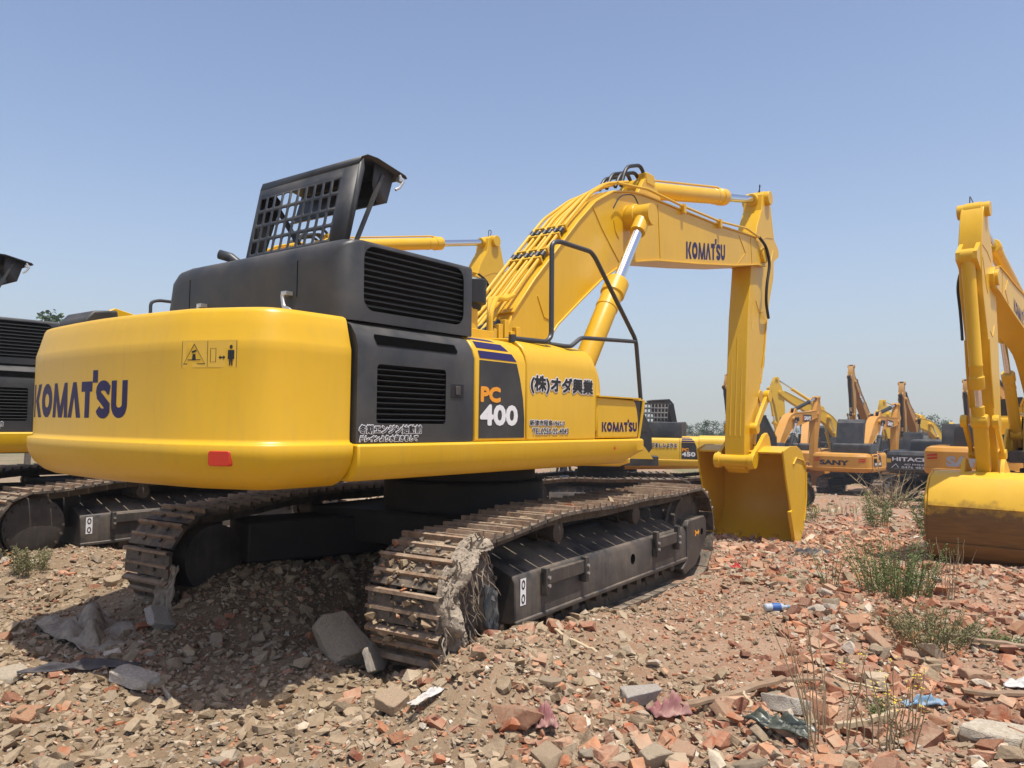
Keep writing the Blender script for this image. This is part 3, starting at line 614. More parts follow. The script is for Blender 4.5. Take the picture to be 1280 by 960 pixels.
    # raised hood lid
    if lid and det:
        A = Vector((-2.345, 0, 2.79)); B = Vector((-2.20, 0, 3.50)); yl, yr = .30, -.86
        def PL(u, v, off=0): f = v / (B - A).length; p = A.lerp(B, f); return (p.x - off, yl - u, p.z)
        mb = MB(); Wd = yl - yr; Hh = (B - A).length; cols, rows = 10, 5; u0, u1, v0, v1 = .03, Wd - .165, .03, Hh - .075
        cu, cv = (u1 - u0) / cols, (v1 - v0) / rows
        for i in range(cols):
            for j in range(rows):
                a, b2 = u0 + i * cu, v0 + j * cv; mb.holed(a, a + cu, b2, b2 + cv, (a + cu * .16, a + cu * .84, b2 + cv * .12, b2 + cv * .88), .016, lambda u, v: PL(u, v))
        for (a, b2, c1, d1) in ((0, u0, 0, Hh), (u1, Wd, 0, Hh), (u0, u1, 0, v0), (u0, u1, v1, Hh)): mb.add([PL(a, c1), PL(b2, c1), PL(b2, d1), PL(a, d1)], [(0, 1, 2, 3)])
        ld = mb.build('raised_hood_lid', dark, R, solid=.003)
        mb = MB(); lip = [(-2.20, 3.50), (-2.18, 3.555), (-2.12, 3.585), (-2.02, 3.585), (-1.74, 3.53), (-1.72, 3.51)]
        mb.loft([[(x, y, z) for x, z in lip] for y in (yl, yr)], False, (False, False)); mb.build('lid_top_flange', dark, ld, solid=.006, smooth=50)
        mb = MB(); fr2 = [(-1.80, 3.535), (-1.84, 3.40), (-1.87, 3.30), (-1.97, 3.27)]
        mb.loft([[(x, y, z) for x, z in fr2] for y in (yl, yr + .06)], False, (False, False)); mb.add([(-1.80, yr + .06, 3.535), (-1.87, yr + .06, 3.30), (-1.97, yr + .06, 3.27), (-2.02, yr + .06, 3.40), (-2.0, yr + .06, 3.57)], [(0, 1, 2, 3, 4)]); mb.build('lid_front_flange', dark, ld, solid=.006)
        mb = MB(); mb.add([(-2.345, yr, 2.79), (-2.20, yr, 3.50), (-2.16, yr, 3.55), (-2.15, yr, 3.47), (-2.31, yr, 2.79)], [(0, 1, 2, 3, 4)]); mb.add([(-2.345, yl, 2.79), (-2.20, yl, 3.50), (-2.12, yl, 3.55), (-2.0, yl, 3.45), (-2.2, yl, 2.79)], [(0, 1, 2, 3, 4)]); mb.each('lid_side_flange', dark, ld, solid=.006)
        mb = MB(); mb.obox((-2.09, yr + .05, 3.13), (.16, 0, .36), (.012, 0, -.005), (0, .012, 0)); mb.obox((-2.12, yl - .25, 3.2), (.02, .30, .33), (0, .012, -.01), (.015, 0, 0)); mb.each('lid_strut', dark, ld)
        mb = MB(); mb.tube([(-1.79, yr + .01, 3.52), (-1.77, yr - .01, 3.47), (-1.80, yr, 3.42), (-1.83, yr + .01, 3.40)], .011, 8); mb.box((-1.81, yr - .01, 3.47), (-1.76, yr + .03, 3.50)); mb.build('lid_catch', 'steel', ld)
    elif lid == 'side':
        mb = MB(); A_, B_ = Vector((0, .25, 2.78)), Vector((0, .62, 3.48)); cols, rows = 12, 4
        for i in range(cols):
            for j in range(rows):
                a, b2, cu, cv = -3.75 + 1.5 * i / cols, j / rows, 1.5 / cols, 1 / rows; mb.holed(a, a + cu, b2, b2 + cv, (a + cu * .2, a + cu * .8, b2 + cv * .2, b2 + cv * .8), .02, lambda u, v: (u, A_.lerp(B_, v).y, A_.lerp(B_, v).z))
        ld = mb.build('raised_hood_lid', dark, R, solid=.02); mb = MB(); mb.box((-3.75, .60, 3.46), (-2.2, .95, 3.52)); mb.build('lid_top_flange', dark, ld)
    elif lid:
        mb = MB(); mb.prism([(-2.50, 2.75), (-2.30, 2.75), (-1.95, 3.85), (-1.75, 4.05), (-2.05, 4.10), (-2.25, 3.9)], -.95, .45); mb.build('raised_hood_lid', dark, R)
    # -------- cab
    mb = MB(); cp = [(-.10, 1.52), (1.35, 1.52), (1.52, 1.75), (1.50, 2.3), (1.18, 3.0), (1.05, 3.08), (-.02, 3.10), (-.08, 3.0)]
    cb = MB(); cb.prism(cp, .62, 1.46); cb = cb.build('cab', cab_m or dark, R, bevel=.03 if det else .0)
    for yy in (.615, 1.465):
        mb = MB(); mb.prism([(.02, 2.25), (1.36, 2.25), (1.08, 2.93), (.02, 2.95)], yy - .003, yy + .003); mb.build('side_window', 'glass', cb)
    mb = MB(); mb.loft([[(1.505, .68, 2.1), (1.505, 1.40, 2.1)], [(1.50, .68, 2.33), (1.50, 1.40, 2.33)], [(1.20, .68, 2.98), (1.20, 1.40, 2.98)]], False, (False, False)); mb.xf(lambda p: (p[0] + .012, p[1], p[2])).build('windscreen', 'glass', cb)
    # -------- handrail
    if handrail:
        r = .021 if det else .03; y = -1.40; n = 10 if det else 6
        mb = MB(); mb.tube(round_path([(-1.02, y + .05, 2.33), (-.62, y, 2.335), (-.55, y, 2.39), (-.555, y, 3.17), (-.45, y, 3.205), (.06, y, 3.21), (.14, y, 3.17), (.447, y, 2.90), (.919, y, 2.49), (1.05, y, 1.75), (.97, y, 1.55)], .07), r, n)
        mb.tube(round_path([(-.42, y + .12, 2.345), (-.33, y, 2.325), (-.25, y, 2.33), (-.09, y, 2.42), (.92, y, 2.475)], .05), r * .9, n)
        mb.each('handrail', 'rail', R)
        if det:
            mb = MB()
            for x, yy in ((-1.02, y + .05), (-.42, y + .12)): mb.cyl((x, yy, 2.30), (x, yy, 2.36), .03, 10)
            mb.each('handrail_foot', 'rail', R)
    # -------- boom, arm, bucket
    if attach:
        fb = lambda p: rot(p, FOOT, db)
        fa = lambda p: fb(rot(p, TIP, da))
        BP = (6.36, 1.10)
        fk = lambda p: fa(rot(p, BP, dbk))
        mb = MB(); hb = .23
        mb.prism([fb(p) for p in BOT + TOP], YB - hb, YB + hb)
        mb.strip([fb(p) for p in BOT[2:]], -.022, YB - hb - .02, YB + hb + .02); mb.strip([fb(p) for p in TOP[3:-3]], -.022, YB - hb - .02, YB + hb + .02)
        bm_ = mb.build('boom', paint, R, bevel=.006 if det else 0, smooth=25)
        mb = MB()
        mb.cyl((fb((2.38, 4.15))[0], YB - hb - .13, fb((2.38, 4.15))[1]), (fb((2.38, 4.15))[0], YB + hb + .13, fb((2.38, 4.15))[1]), .15, 28)
        mb.cyl((fb(FOOT)[0], YB - hb - .05, fb(FOOT)[1]), (fb(FOOT)[0], YB + hb + .05, fb(FOOT)[1]), .16, 24); tp = fb((7.02, 4.52))
        mb.cyl((tp[0], YB - hb - .05, tp[1]), (tp[0], YB + hb + .05, tp[1]), .13, 24); mb.each('boom_boss', paint, bm_, bevel=.01 if det else 0)
        # lugs for the arm cylinder
        mb = MB()
        for yy in (YB - .16, YB + .10): mb.prism([fb(p) for p in ((2.70, 4.50), (2.92, 4.78), (3.06, 4.84), (3.20, 4.80), (3.45, 4.54))], yy, yy + .06)
        mb.each('cylinder_lug', paint, bm_, bevel=.006 if det else 0)
        if det:   # weld seams and edge doublers on both faces
            mb = MB()
            for s in (-1, 1):
                yy = YB + s * (hb + .002)
                for path in ([(1.55, 4.10), (1.75, 3.9), (2.0, 3.7), (2.16, 3.58)], [(3.15, 4.50), (3.22, 3.81)], [(2.02, 4.05), (2.06, 3.93), (2.14, 3.86)], [(5.95, 4.64), (6.22, 4.42), (5.85, 4.16)], [(6.45, 4.70), (6.50, 4.30)], [(.50, 2.95), (.62, 2.75), (.78, 2.72)]):
                    for i in range(len(path) - 1):
                        a, b2 = fb(path[i]), fb(path[i + 1]); mb.obox(((a[0] + b2[0]) / 2, yy, (a[1] + b2[1]) / 2), ((b2[0] - a[0]) / 2, 0, (b2[1] - a[1]) / 2), (0, .006, 0), (.006, 0, .004))
            mb.each('weld_seam', paint, bm_)
        PBR = lambda u, v, off: (fb((u, v))[0], YB - hb - off, fb((u, v))[1]); PBL = lambda u, v, off: (fb((-u, v))[0], YB + hb + off, fb((-u, v))[1])
        if boomtext is None and brand == 'wm':
            def sl(P, sg): return lambda u, v, off: P(u, v + (sg * u - 4.6) * .155, off)
            word_obj(bm_, sl(PBR, 1), 4.0, 5.38, 4.03, 4.27); word_obj(bm_, sl(PBL, -1), -5.38, -4.0, 4.03, 4.27)
        elif boomtext:
            for P, a, b2 in ((PBR, 4.3, 5.6), (PBL, -5.6, -4.3)):
                pl_ = flat(bm_, 'name_plate', 'ink', [(a - .25, 4.02), (b2 + .1, 4.02), (b2 + .1, 4.46), (a - .25, 4.46)], P, .008); flat(bm_, 'plate_accent', 'red', [(a - .22, 4.05), (a - .04, 4.05), (a - .04, 4.43), (a - .22, 4.43)], P, .012); text_obj(boomtext, 'white', bm_, P, a + .02, b2, 4.11, 4.37, bold=.05, off=.014)
        for s in (-1, 1):
            yb = YB + s * .44
            a = (.80, 1.93); b2 = fb((2.38, 4.15)); cylinder('boom_cylinder', R, (a[0], yb, a[1]), (b2[0], yb, b2[1]), .118, .062, .60, cyl, lod=lod, eye=.13)
        a, b2 = fb((3.06, 4.70)), fa((7.40, 5.585)); cylinder('arm_cylinder', R, (a[0], YB, a[1]), (b2[0], YB, b2[1]), .115, .065, .655, cyl, lod=lod)
        a, b2 = fa((7.95, 4.75)), fa((7.22, 2.16)); cylinder('bucket_cylinder', R, (a[0], YB, a[1]), (b2[0], YB, b2[1]), .098, .055, .80, cyl, lod=lod)
        # arm
        mb = MB(); ha = .165; mb.prism([fa(p) for p in ARM], YB - ha, YB + ha)
        am = mb.build('arm', paint, R, bevel=.010 if det else 0, smooth=25)
        mb = MB()
        for p, r1, e in (((7.40, 5.585), .12, .07), ((7.95, 4.75), .10, -.04), ((6.64, 1.62), .09, .09), (BP, .10, .10)):
            c_ = fa(p); mb.cyl((c_[0], YB - ha - e, c_[1]), (c_[0], YB + ha + e, c_[1]), r1, 20 if det else 8)
        mb.each('pin_boss', paint, am, bevel=.008 if det else 0)
        for yy in (YB - .15, YB + .09):
            mb = MB(); mb.prism([fa(p) for p in ((7.60, 5.1), (7.92, 4.88), (8.05, 4.80), (8.05, 4.68), (7.92, 4.62), (7.70, 4.5))], yy, yy + .06); mb.build('cylinder_bracket', paint, am)
        if det:
            mb = MB()
            for yy, z0 in ((YB - .085, 2.05), (YB, 2.55), (YB + .085, 2.2)):
                a, b2 = fa((6.35, 1.5)), fa((6.35 + (z0 + .55 - 1.5) * .085, z0 + .55)); mb.tube([(a[0] - .004, yy, a[1]), (b2[0] - .004, yy, b2[1])], .017, 8)
            for s in (-1, 1):
                path = [(6.55, 3.3), (6.50, 2.6), (6.62, 2.4), (6.68, 3.9)][:2]
            mb.each('wear_bar', paint, am)
            mb = MB()
            for s in (-1, 1):
                yy = YB + s * (ha + .002)
                for path in ([(7.05, 4.78), (7.35, 4.9), (7.72, 4.95)], [(7.72, 4.75), (7.45, 4.30), (7.35, 4.22)], [(6.85, 3.75), (7.02, 3.55), (7.2, 3.62)]):
                    for i in range(len(path) - 1):
                        a, b2 = fa(path[i]), fa(path[i + 1]); mb.obox(((a[0] + b2[0]) / 2, yy, (a[1] + b2[1]) / 2), ((b2[0] - a[0]) / 2, 0, (b2[1] - a[1]) / 2), (0, .005, 0), (.005, 0, .003))
            mb.each('weld_seam', paint, am)
            c0 = flat(am, 'caution_label', 'decal', [(-.03, 3.25), (.04, 3.25), (.04, 3.65), (-.03, 3.65)], lambda u, v, o2: (fa((6.70 + u + (v - 3.4) * .08, v))[0], YB - ha - o2, fa((6.70 + u + (v - 3.4) * .08, v))[1]), .003)
        # links
        for yy in (YB - ha - .09, YB + ha + .035):
            mb = MB(); a, b2 = Vector(fa((6.64, 1.62))), Vector(fa((7.22, 2.16))); d = (b2 - a).normalized(); nn = Vector((-d.y, d.x)) * .055
            mb.prism([tuple(a - d * .08 - nn * .8), tuple(b2 + d * .09 - nn * 1.2), tuple(b2 + d * .09 + nn * 1.2), tuple((a + b2) / 2 + nn * 1.1), tuple(a - d * .08 + nn * .8)], yy, yy + .055); mb.cyl((a.x, yy - .02, a.y), (a.x, yy + .075, a.y), .085, 20 if det else 8); mb.cyl((b2.x, yy - .02, b2.y), (b2.x, yy + .075, b2.y), .10, 20 if det else 8)
            mb.build('idler_link', paint, R, bevel=.006 if det else 0)
        mb = MB(); a, b2 = Vector(fa((7.22, 2.16))), Vector(fk((6.98, 1.42))); d = (b2 - a).normalized(); nn = Vector((-d.y, d.x)) * .08
        mb.prism([tuple(a - d * .1 - nn), tuple(b2 + d * .08 - nn * .8), tuple(b2 + d * .08 + nn * .8), tuple(a - d * .1 + nn)], YB - .10, YB + .10); mb.cyl((a.x, YB - .12, a.y), (a.x, YB + .12, a.y), .11, 20 if det else 8); mb.build('bucket_link', paint, R, bevel=.008 if det else 0)
        # bucket
        bp_ = bucket or paint; wl, wr = YB + .70, YB - .70
        mb = MB(); inner = [(x - .035 * (1 if x > 7.3 else .3), z - (.035 if z > .9 else 0)) for x, z in BUCK]
        mb.strip([fk(p) for p in BUCK], -.03, wr, wl)
        bk = mb.build('bucket', bp_, R, smooth=45, bevel=.004 if det else 0)
        if det:
            for i0, i1 in ((3, 6), (7, 9)):
                mb = MB(); mb.strip([fk((x + .012, z + .004)) for x, z in BUCK[i0:i1]], .016, wr + .02, wl - .02); mb.build('wear_plate', bp_, bk, bevel=.004)
        for y0 in (wr - .028, wl):
            mb = MB(); side = [fk(p) for p in [(6.49, 1.27)] + [(x + .012, z + .012) for x, z in BUCK[1:-1]] + [(7.24, -.30), (7.14, -.24), (6.80, .45), (6.62, .85)]]; mb.prism(side, y0, y0 + .028); mb.build('bucket_side_plate', bp_, bk, bevel=.004 if det else 0)
            mb = MB(); mb.prism([fk(p) for p in ((6.87, .33), (6.79, .30), (7.02, -.22), (7.13, -.33), (7.27, -.31), (7.18, -.17), (7.02, .10))], y0 - .015, y0 + .043); mb.build('side_cutter', bp_, bk, bevel=.004 if det else 0)
            if det:
                mb = MB(); yy = y0 + (-.008 if y0 < YB else .036)
                for path in ([(7.62, .95), (7.45, 1.10), (7.1, 1.15), (6.95, 1.05)], [(7.5, .1), (7.62, .45), (7.63, .9)]):
                    mb.tube([(fk(p)[0], yy, fk(p)[1]) for p in path], .014, 8)
                mb.each('edge_bar', bp_, bk)
        for k in range(5):
            y = wl - .08 - (wl - wr - .16) * k / 4; mb = MB()
            prof = [fk(p) for p in ((7.38, -.13), (7.20, -.17), (7.09, -.33), (6.99, -.50), (7.03, -.51), (7.16, -.40), (7.33, -.23))]; mb.prism(prof, y - .05, y + .05); mb.build('bucket_tooth', bp_, bk, bevel=.006 if det else 0)
        for yy in (YB - .31, YB + .25):
            mb = MB(); mb.prism([fk(p) for p in ((6.24, 1.06), (6.28, 1.18), (6.62, 1.36), (6.86, 1.52), (6.98, 1.55), (7.08, 1.48), (7.14, 1.34), (7.30, 1.26), (7.1, 1.2), (6.6, 1.16), (6.42, .99), (6.30, .98))], yy, yy + .06); c_ = fk(BP); mb.cyl((c_[0], yy - .02, c_[1]), (c_[0], yy + .08, c_[1]), .12, 20 if det else 8); mb.build('bucket_lug', bp_, bk, bevel=.006 if det else 0)
        if det:   # hydraulic lines
            def off_top(x0, z0, h):
                return fb((x0 - .62 * h, z0 + .78 * h))
            for k, yy in enumerate((-.46, -.385, -.32, -.245, -.16, -.085)):
                h = .075; j = .012 * (k % 2)
                base = [(.12, 2.58), (.20, 2.86), (.46, 3.12), (1.25, 3.87), (1.62 + .03 * k, 4.20), (1.98 + .05 * k, 4.41), (2.5, 4.56)]
                pts = [(-.52 + .03 * k, yy - .04, 2.38), (-.22, yy - .02, 2.62 + j)] + [(off_top(x, z, h + j)[0], yy, off_top(x, z, h + j)[1]) for x, z in base[1:]]
                mb = MB(); mb.tube(round_path(pts, .09), .0185, 8); mb.build('hydraulic_pipe', paint, bm_)
            for f in (.30, .72):
                x, z = .46 + (1.25 - .46) * f, 3.12 + (3.87 - 3.12) * f; c_ = off_top(x, z, .07); d_ = off_top(x, z, .015); mb = MB()
                for yy in (-.46, -.385, -.32, -.245, -.16, -.085):
                    u = fb((x + .035, z + .033)); a0 = off_top(x - .025, z - .025, .075); a1 = off_top(x + .025, z + .025, .075); mb.cyl((a0[0], yy, a0[1]), (a1[0], yy, a1[1]), .031, 12)
                mb.each('pipe_clamp', 'rubber', bm_)
                mb = MB()
                for xx, zz in ((x - .06, z - .057), (x + .06, z + .057)):
                    a0, a1 = off_top(xx, zz, .0), off_top(xx, zz, .10); mb.obox(((a0[0] + a1[0]) / 2, -.275, (a0[1] + a1[1]) / 2), ((a1[0] - a0[0]) / 2, 0, (a1[1] - a0[1]) / 2), (0, .215, 0), (.008, 0, .007))
                mb.each('clamp_plate', paint, bm_)
            for yy in (-.53, -.46):                                                          # lines rising beside the tank
                mb = MB(); mb.tube(round_path([(-.62 + (yy + .5), yy - .30, 2.30), (-.62 + (yy + .5), yy - .30, 2.62), (-.45, yy - .2, 2.78), (-.05, yy, 2.84), (.1, yy + .02, 2.9)], .08), .024, 8); mb.build('hydraulic_pipe', paint, R)
                mb = MB(); mb.cyl((-.62 + (yy + .5), yy - .30, 2.28), (-.62 + (yy + .5), yy - .30, 2.38), .042, 12); mb.cyl((-.62 + (yy + .5), yy - .30, 2.40), (-.62 + (yy + .5), yy - .30, 2.43), .036, 12); mb.each('hose_fitting', 'steel', R)
            # bundle of hoses at the boom foot and swivel blocks
            mb = MB()
            for k in range(7): y = -.50 + .075 * k; mb.tube(round_path([(-.75, y, 2.1), (-.62, y, 2.36), (-.36, y, 2.50 + .02 * (k % 2)), (-.12, y, 2.62)], .08), .026, 8)
            mb.each('hose', 'rubber', R)
            mb = MB()
            for k in range(5): mb.box((-.40 + .09 * k, -.66, 2.06), (-.34 + .09 * k, -.60, 2.52 + .05 * (k % 3)))
            mb.box((-.8, -.70, 2.0), (-.1, -.50, 2.22)); mb.each('valve_block', paint, R, bevel=.006)
            # side line to the arm, with clamps and the looping hose
            y = YB - hb - .035; p_ = [(2.05, 4.49), (2.80, 4.60), (3.71, 4.615), (5.09, 4.68), (6.16, 4.80), (6.75, 4.77)]
            mb = MB(); mb.tube(round_path([(fb(p)[0], y, fb(p)[1]) for p in p_], .06), .0175, 8); mb.build('side_line', paint, bm_)
            mb = MB()
            for x, z in ((3.85, 4.62), (5.1, 4.68)): c_ = fb((x, z)); mb.obox((c_[0], y + .01, c_[1] - .03), (.035, 0, 0), (0, .035, 0), (0, 0, .06))
            mb.each('line_bracket', paint, bm_)
            mb = MB(); c_ = fb((6.75, 4.77)); pts = [(c_[0], y, c_[1]), (fb((7.0, 4.66))[0], y - .03, fb((7.0, 4.66))[1]), (fa((7.12, 4.40))[0], y - .05, fa((7.12, 4.40))[1]), (fa((6.98, 4.0))[0], y - .04, fa((6.98, 4.0))[1]), (fa((7.0, 3.72))[0], y - .02, fa((7.0, 3.72))[1]), (fa((7.32, 3.50))[0], y + .05, fa((7.32, 3.50))[1])]
            mb.tube(round_path(pts, .2, 6), .024, 10); mb.build('arm_hose', 'rubber', R)
            for s in (-1, 1):
                mb = MB(); pts = [(7.33, 3.48), (7.24, 3.0), (7.10, 2.55), (7.04, 2.38)]; mb.tube([(fa((x + .02, z))[0], YB + s * (ha + .005), fa((x, z))[1]) for x, z in pts], .015, 8); mb.build('arm_line', paint, am)
            mb = MB(); c_ = fa((7.40, 5.70)); mb.tube(round_path([(c_[0] - .10, YB - .08, c_[1] - .02), (c_[0] - .12, YB - .08, c_[1] + .12), (c_[0] + .02, YB - .05, c_[1] + .14), (c_[0] + .04, YB, c_[1])], .06), .008, 6); mb.build('grease_hose', 'rubber', am)
            mb = MB()
            for k, (yy, hgt) in enumerate(((-.42, .30), (-.34, .22), (-.22, .24), (-.12, .20))):
                a, b2 = fb((2.35, 4.52)), fb((3.0, 4.72)); mb.tube(round_path([(a[0], yy, a[1] + .03), ((a[0]) + .12, yy, a[1] + hgt), (b2[0] - .1, yy + .02, b2[1] + hgt - .06), (b2[0] + .1, yy + .05, b2[1] + .06)], .2, 6), .024, 10)
            mb.each('boom_top_hose', 'rubber', bm_)
            mb = MB(); b2 = fb((3.06, 4.74)); mb.box((b2[0] - .1, -.45, b2[1] + .0), (b2[0] + .12, -.30, b2[1] + .14)); mb.cyl((b2[0] - .1, -.40, b2[1] + .1), (b2[0] + .2, -.40, b2[1] + .1), .03, 10); mb.build('hose_manifold', paint, bm_, bevel=.01)
            mb = MB(); c_ = fb((2.38, 4.15)); mb.tube(round_path([(c_[0] + .04, YB - hb - .12, c_[1] + .13), (c_[0] - .05, YB - hb - .1, c_[1] + .26), (c_[0] - .30, YB - hb - .05, c_[1] + .20), (c_[0] - .42, YB - hb - .03, c_[1] + .02)], .12), .008, 6); mb.build('grease_hose', 'rubber', bm_)
    if extra: extra(R)
    return R
# ------------------------------------------------------------------ terrain
def vnoise(x, y, seed=0):
    xi = np.floor(x).astype(np.int64); yi = np.floor(y).astype(np.int64); fx = x - xi; fy = y - yi; fx = fx * fx * (3 - 2 * fx); fy = fy * fy * (3 - 2 * fy)
    def h(a, b):
        n = (a * 374761393 + b * 668265263 + seed * 974711) & 0xffffffff; n = ((n ^ (n >> 13)) * 1274126177) & 0xffffffff; n = n ^ (n >> 16); return (n & 0xffff) / 65535.0
    return (h(xi, yi) * (1 - fx) + h(xi + 1, yi) * fx) * (1 - fy) + (h(xi, yi + 1) * (1 - fx) + h(xi + 1, yi + 1) * fx) * fy - .5
MOUNDS = [(-.15, 4.75, .26, .30), (.05, 5.35, .26, .30), (.42, 5.95, .16, .30), (.75, 6.45, .10, .3), (-1.8, 6.6, .26, .55), (-2.65, 7.0, .28, .50), (-1.3, 5.25, .10, .35), (-.35, 4.15, .07, .35), (-2.6, 4.9, .06, .5), (-4.9, 8.7, .18, .8), (-3.7, 7.6, .12, .5), (-2.4, 5.9, .08, .3), (2.6, 6.6, .08, .8), (3.6, 5.6, .10, .7), (1.9, 4.3, .06, .5), (3.6, 7.6, .08, .5), (-1.1, 7.5, .34, .65), (-.4, 8.6, .25, .7), (-6.5, 9.6, .12, 1.2), (5.2, 8.6, .10, .8), (1.7, 9.6, .06, .8)]
def ground(x, y):
    x = np.asarray(x, float); y = np.asarray(y, float)
    z = np.interp(y, [-60, 8.5, 13, 27, 41, 60, 500], [0, 0, -.20, -1.05, -1.90, -2.35, -3.0])
    z = z - np.clip(x - 3, 0, 8) * .006 + np.clip(-x - 4, 0, 10) * .012
    for mx, my, a, s in MOUNDS: z = z + a * np.exp(-((x - mx) ** 2 + (y - my) ** 2) / (2 * s * s))
    z = z + .075 * vnoise(x * .9, y * .9, 1) + .045 * vnoise(x * 2.3, y * 2.3, 2) + .022 * vnoise(x * 6, y * 6, 3)
    near = np.clip(1.4 - np.hypot(x, y - 6) / 16, 0, 1)
    z = z + near * ((.022 + .02 * (x < .1)) * vnoise(x * 15, y * 15, 4) + .013 * vnoise(x * 34, y * 34, 5) + .006 * vnoise(x * 70, y * 70, 6))
    return z
def gz(x, y): return float(ground(x, y))
def ground_sheet():
    N = 640; t = np.linspace(-1, 1, N)
    gx = 1.2 + 5.2 * np.sinh(t * 5.4) / math.sinh(5.4) * 60 * .9 + 5.0 * t * 1.3
    gy = 6.3 + 5.0 * np.sinh(t * 5.6) / math.sinh(5.6) * 90 + 4.6 * t * 1.3
    X, Y = np.meshgrid(gx, gy); Z = ground(X, Y); v = np.stack([X, Y, Z], -1).reshape(-1, 3)
    i = np.arange(N * N).reshape(N, N); q = np.stack([i[:-1, :-1], i[:-1, 1:], i[1:, 1:], i[1:, :-1]], -1).reshape(-1, 4)
    me = bpy.data.meshes.new('ground'); me.vertices.add(len(v)); me.vertices.foreach_set('co', v.ravel()); me.loops.add(q.size); me.loops.foreach_set('vertex_index', q.ravel().astype(np.int32))
    me.polygons.add(len(q)); me.polygons.foreach_set('loop_start', np.arange(0, q.size, 4, dtype=np.int32)); me.polygons.foreach_set('use_smooth', np.ones(len(q), bool)); me.update()
    o = bpy.data.objects.new('ground', me); COL.objects.link(o); o['kind'] = 'structure'
    m = bpy.data.materials.new('rubble_soil'); m.use_nodes = True; t_ = m.node_tree; n = t_.nodes; L = t_.links; b = n['Principled BSDF']; b.inputs['Roughness'].default_value = .95; b.inputs['Specular IOR Level'].default_value = .2
    g = n.new('ShaderNodeNewGeometry')
    def noise(s, d=8, r=.6):
        x = n.new('ShaderNodeTexNoise'); x.inputs['Scale'].default_value = s; x.inputs['Detail'].default_value = d; x.inputs['Roughness'].default_value = r; L.new(g.outputs['Position'], x.inputs['Vector']); return x.outputs['Fac']
    def mr(f, a, b2, lo=0, hi=1):
        r = n.new('ShaderNodeMapRange'); r.inputs[1].default_value = a; r.inputs[2].default_value = b2; r.inputs[3].default_value = lo; r.inputs[4].default_value = hi; L.new(f, r.inputs[0]); return r.outputs[0]
    def mix(f, a, b2):
        x = n.new('ShaderNodeMix'); x.data_type = 'RGBA'; L.new(f, x.inputs[0])
        for s_, v_ in ((6, a), (7, b2)):
            if isinstance(v_, tuple): x.inputs[s_].default_value = (*v_, 1)
            else: L.new(v_, x.inputs[s_])
        return x.outputs[2]
    clay = mix(mr(noise(2.2), .35, .65), (.215, .150, .090), (.29, .215, .135))
    sp = n.new('ShaderNodeSeparateXYZ'); L.new(g.outputs['Position'], sp.inputs[0])
    red = mix(mr(noise(3.1), .35, .65), (.30, .165, .10), (.36, .245, .165))
    def math_(op, a, b2):
        x = n.new('ShaderNodeMath'); x.operation = op
        for s_, v_ in ((0, a), (1, b2)):
            if isinstance(v_, (int, float)): x.inputs[s_].default_value = v_
            else: L.new(v_, x.inputs[s_])
        return x.outputs[0]
    side = math_('ADD', math_('MULTIPLY', sp.outputs['X'], .45), math_('MULTIPLY', noise(.7), 1.6))
    c = mix(mr(side, .5, 1.5), clay, red)
    c = mix(mr(noise(26, 5, .7), .56, .70, 0, .8), c, (.40, .355, .29)); c = mix(mr(noise(55, 3, .7), .60, .72, 0, .8), c, (.36, .13, .065)); c = mix(mr(noise(90, 3, .7), .30, .42, .7, 0), c, (.13, .10, .075))
    grass = mix(mr(noise(5), .3, .7), (.085, .11, .035), (.19, .18, .085))
    far = math_('ADD', math_('MULTIPLY', noise(.17, 8, .7), 2.2), math_('MULTIPLY', mr(sp.outputs['Y'], 16, 110), .6))
    c = mix(mr(far, 1.28, 1.55, 0, .8), c, grass)
    L.new(c, b.inputs['Base Color'])
    bp = n.new('ShaderNodeBump'); bp.inputs['Distance'].default_value = .018; L.new(noise(38, 9, .7), bp.inputs['Height']); L.new(bp.outputs[0], b.inputs['Normal'])
    me.materials.append(m); return o
ground_sheet()

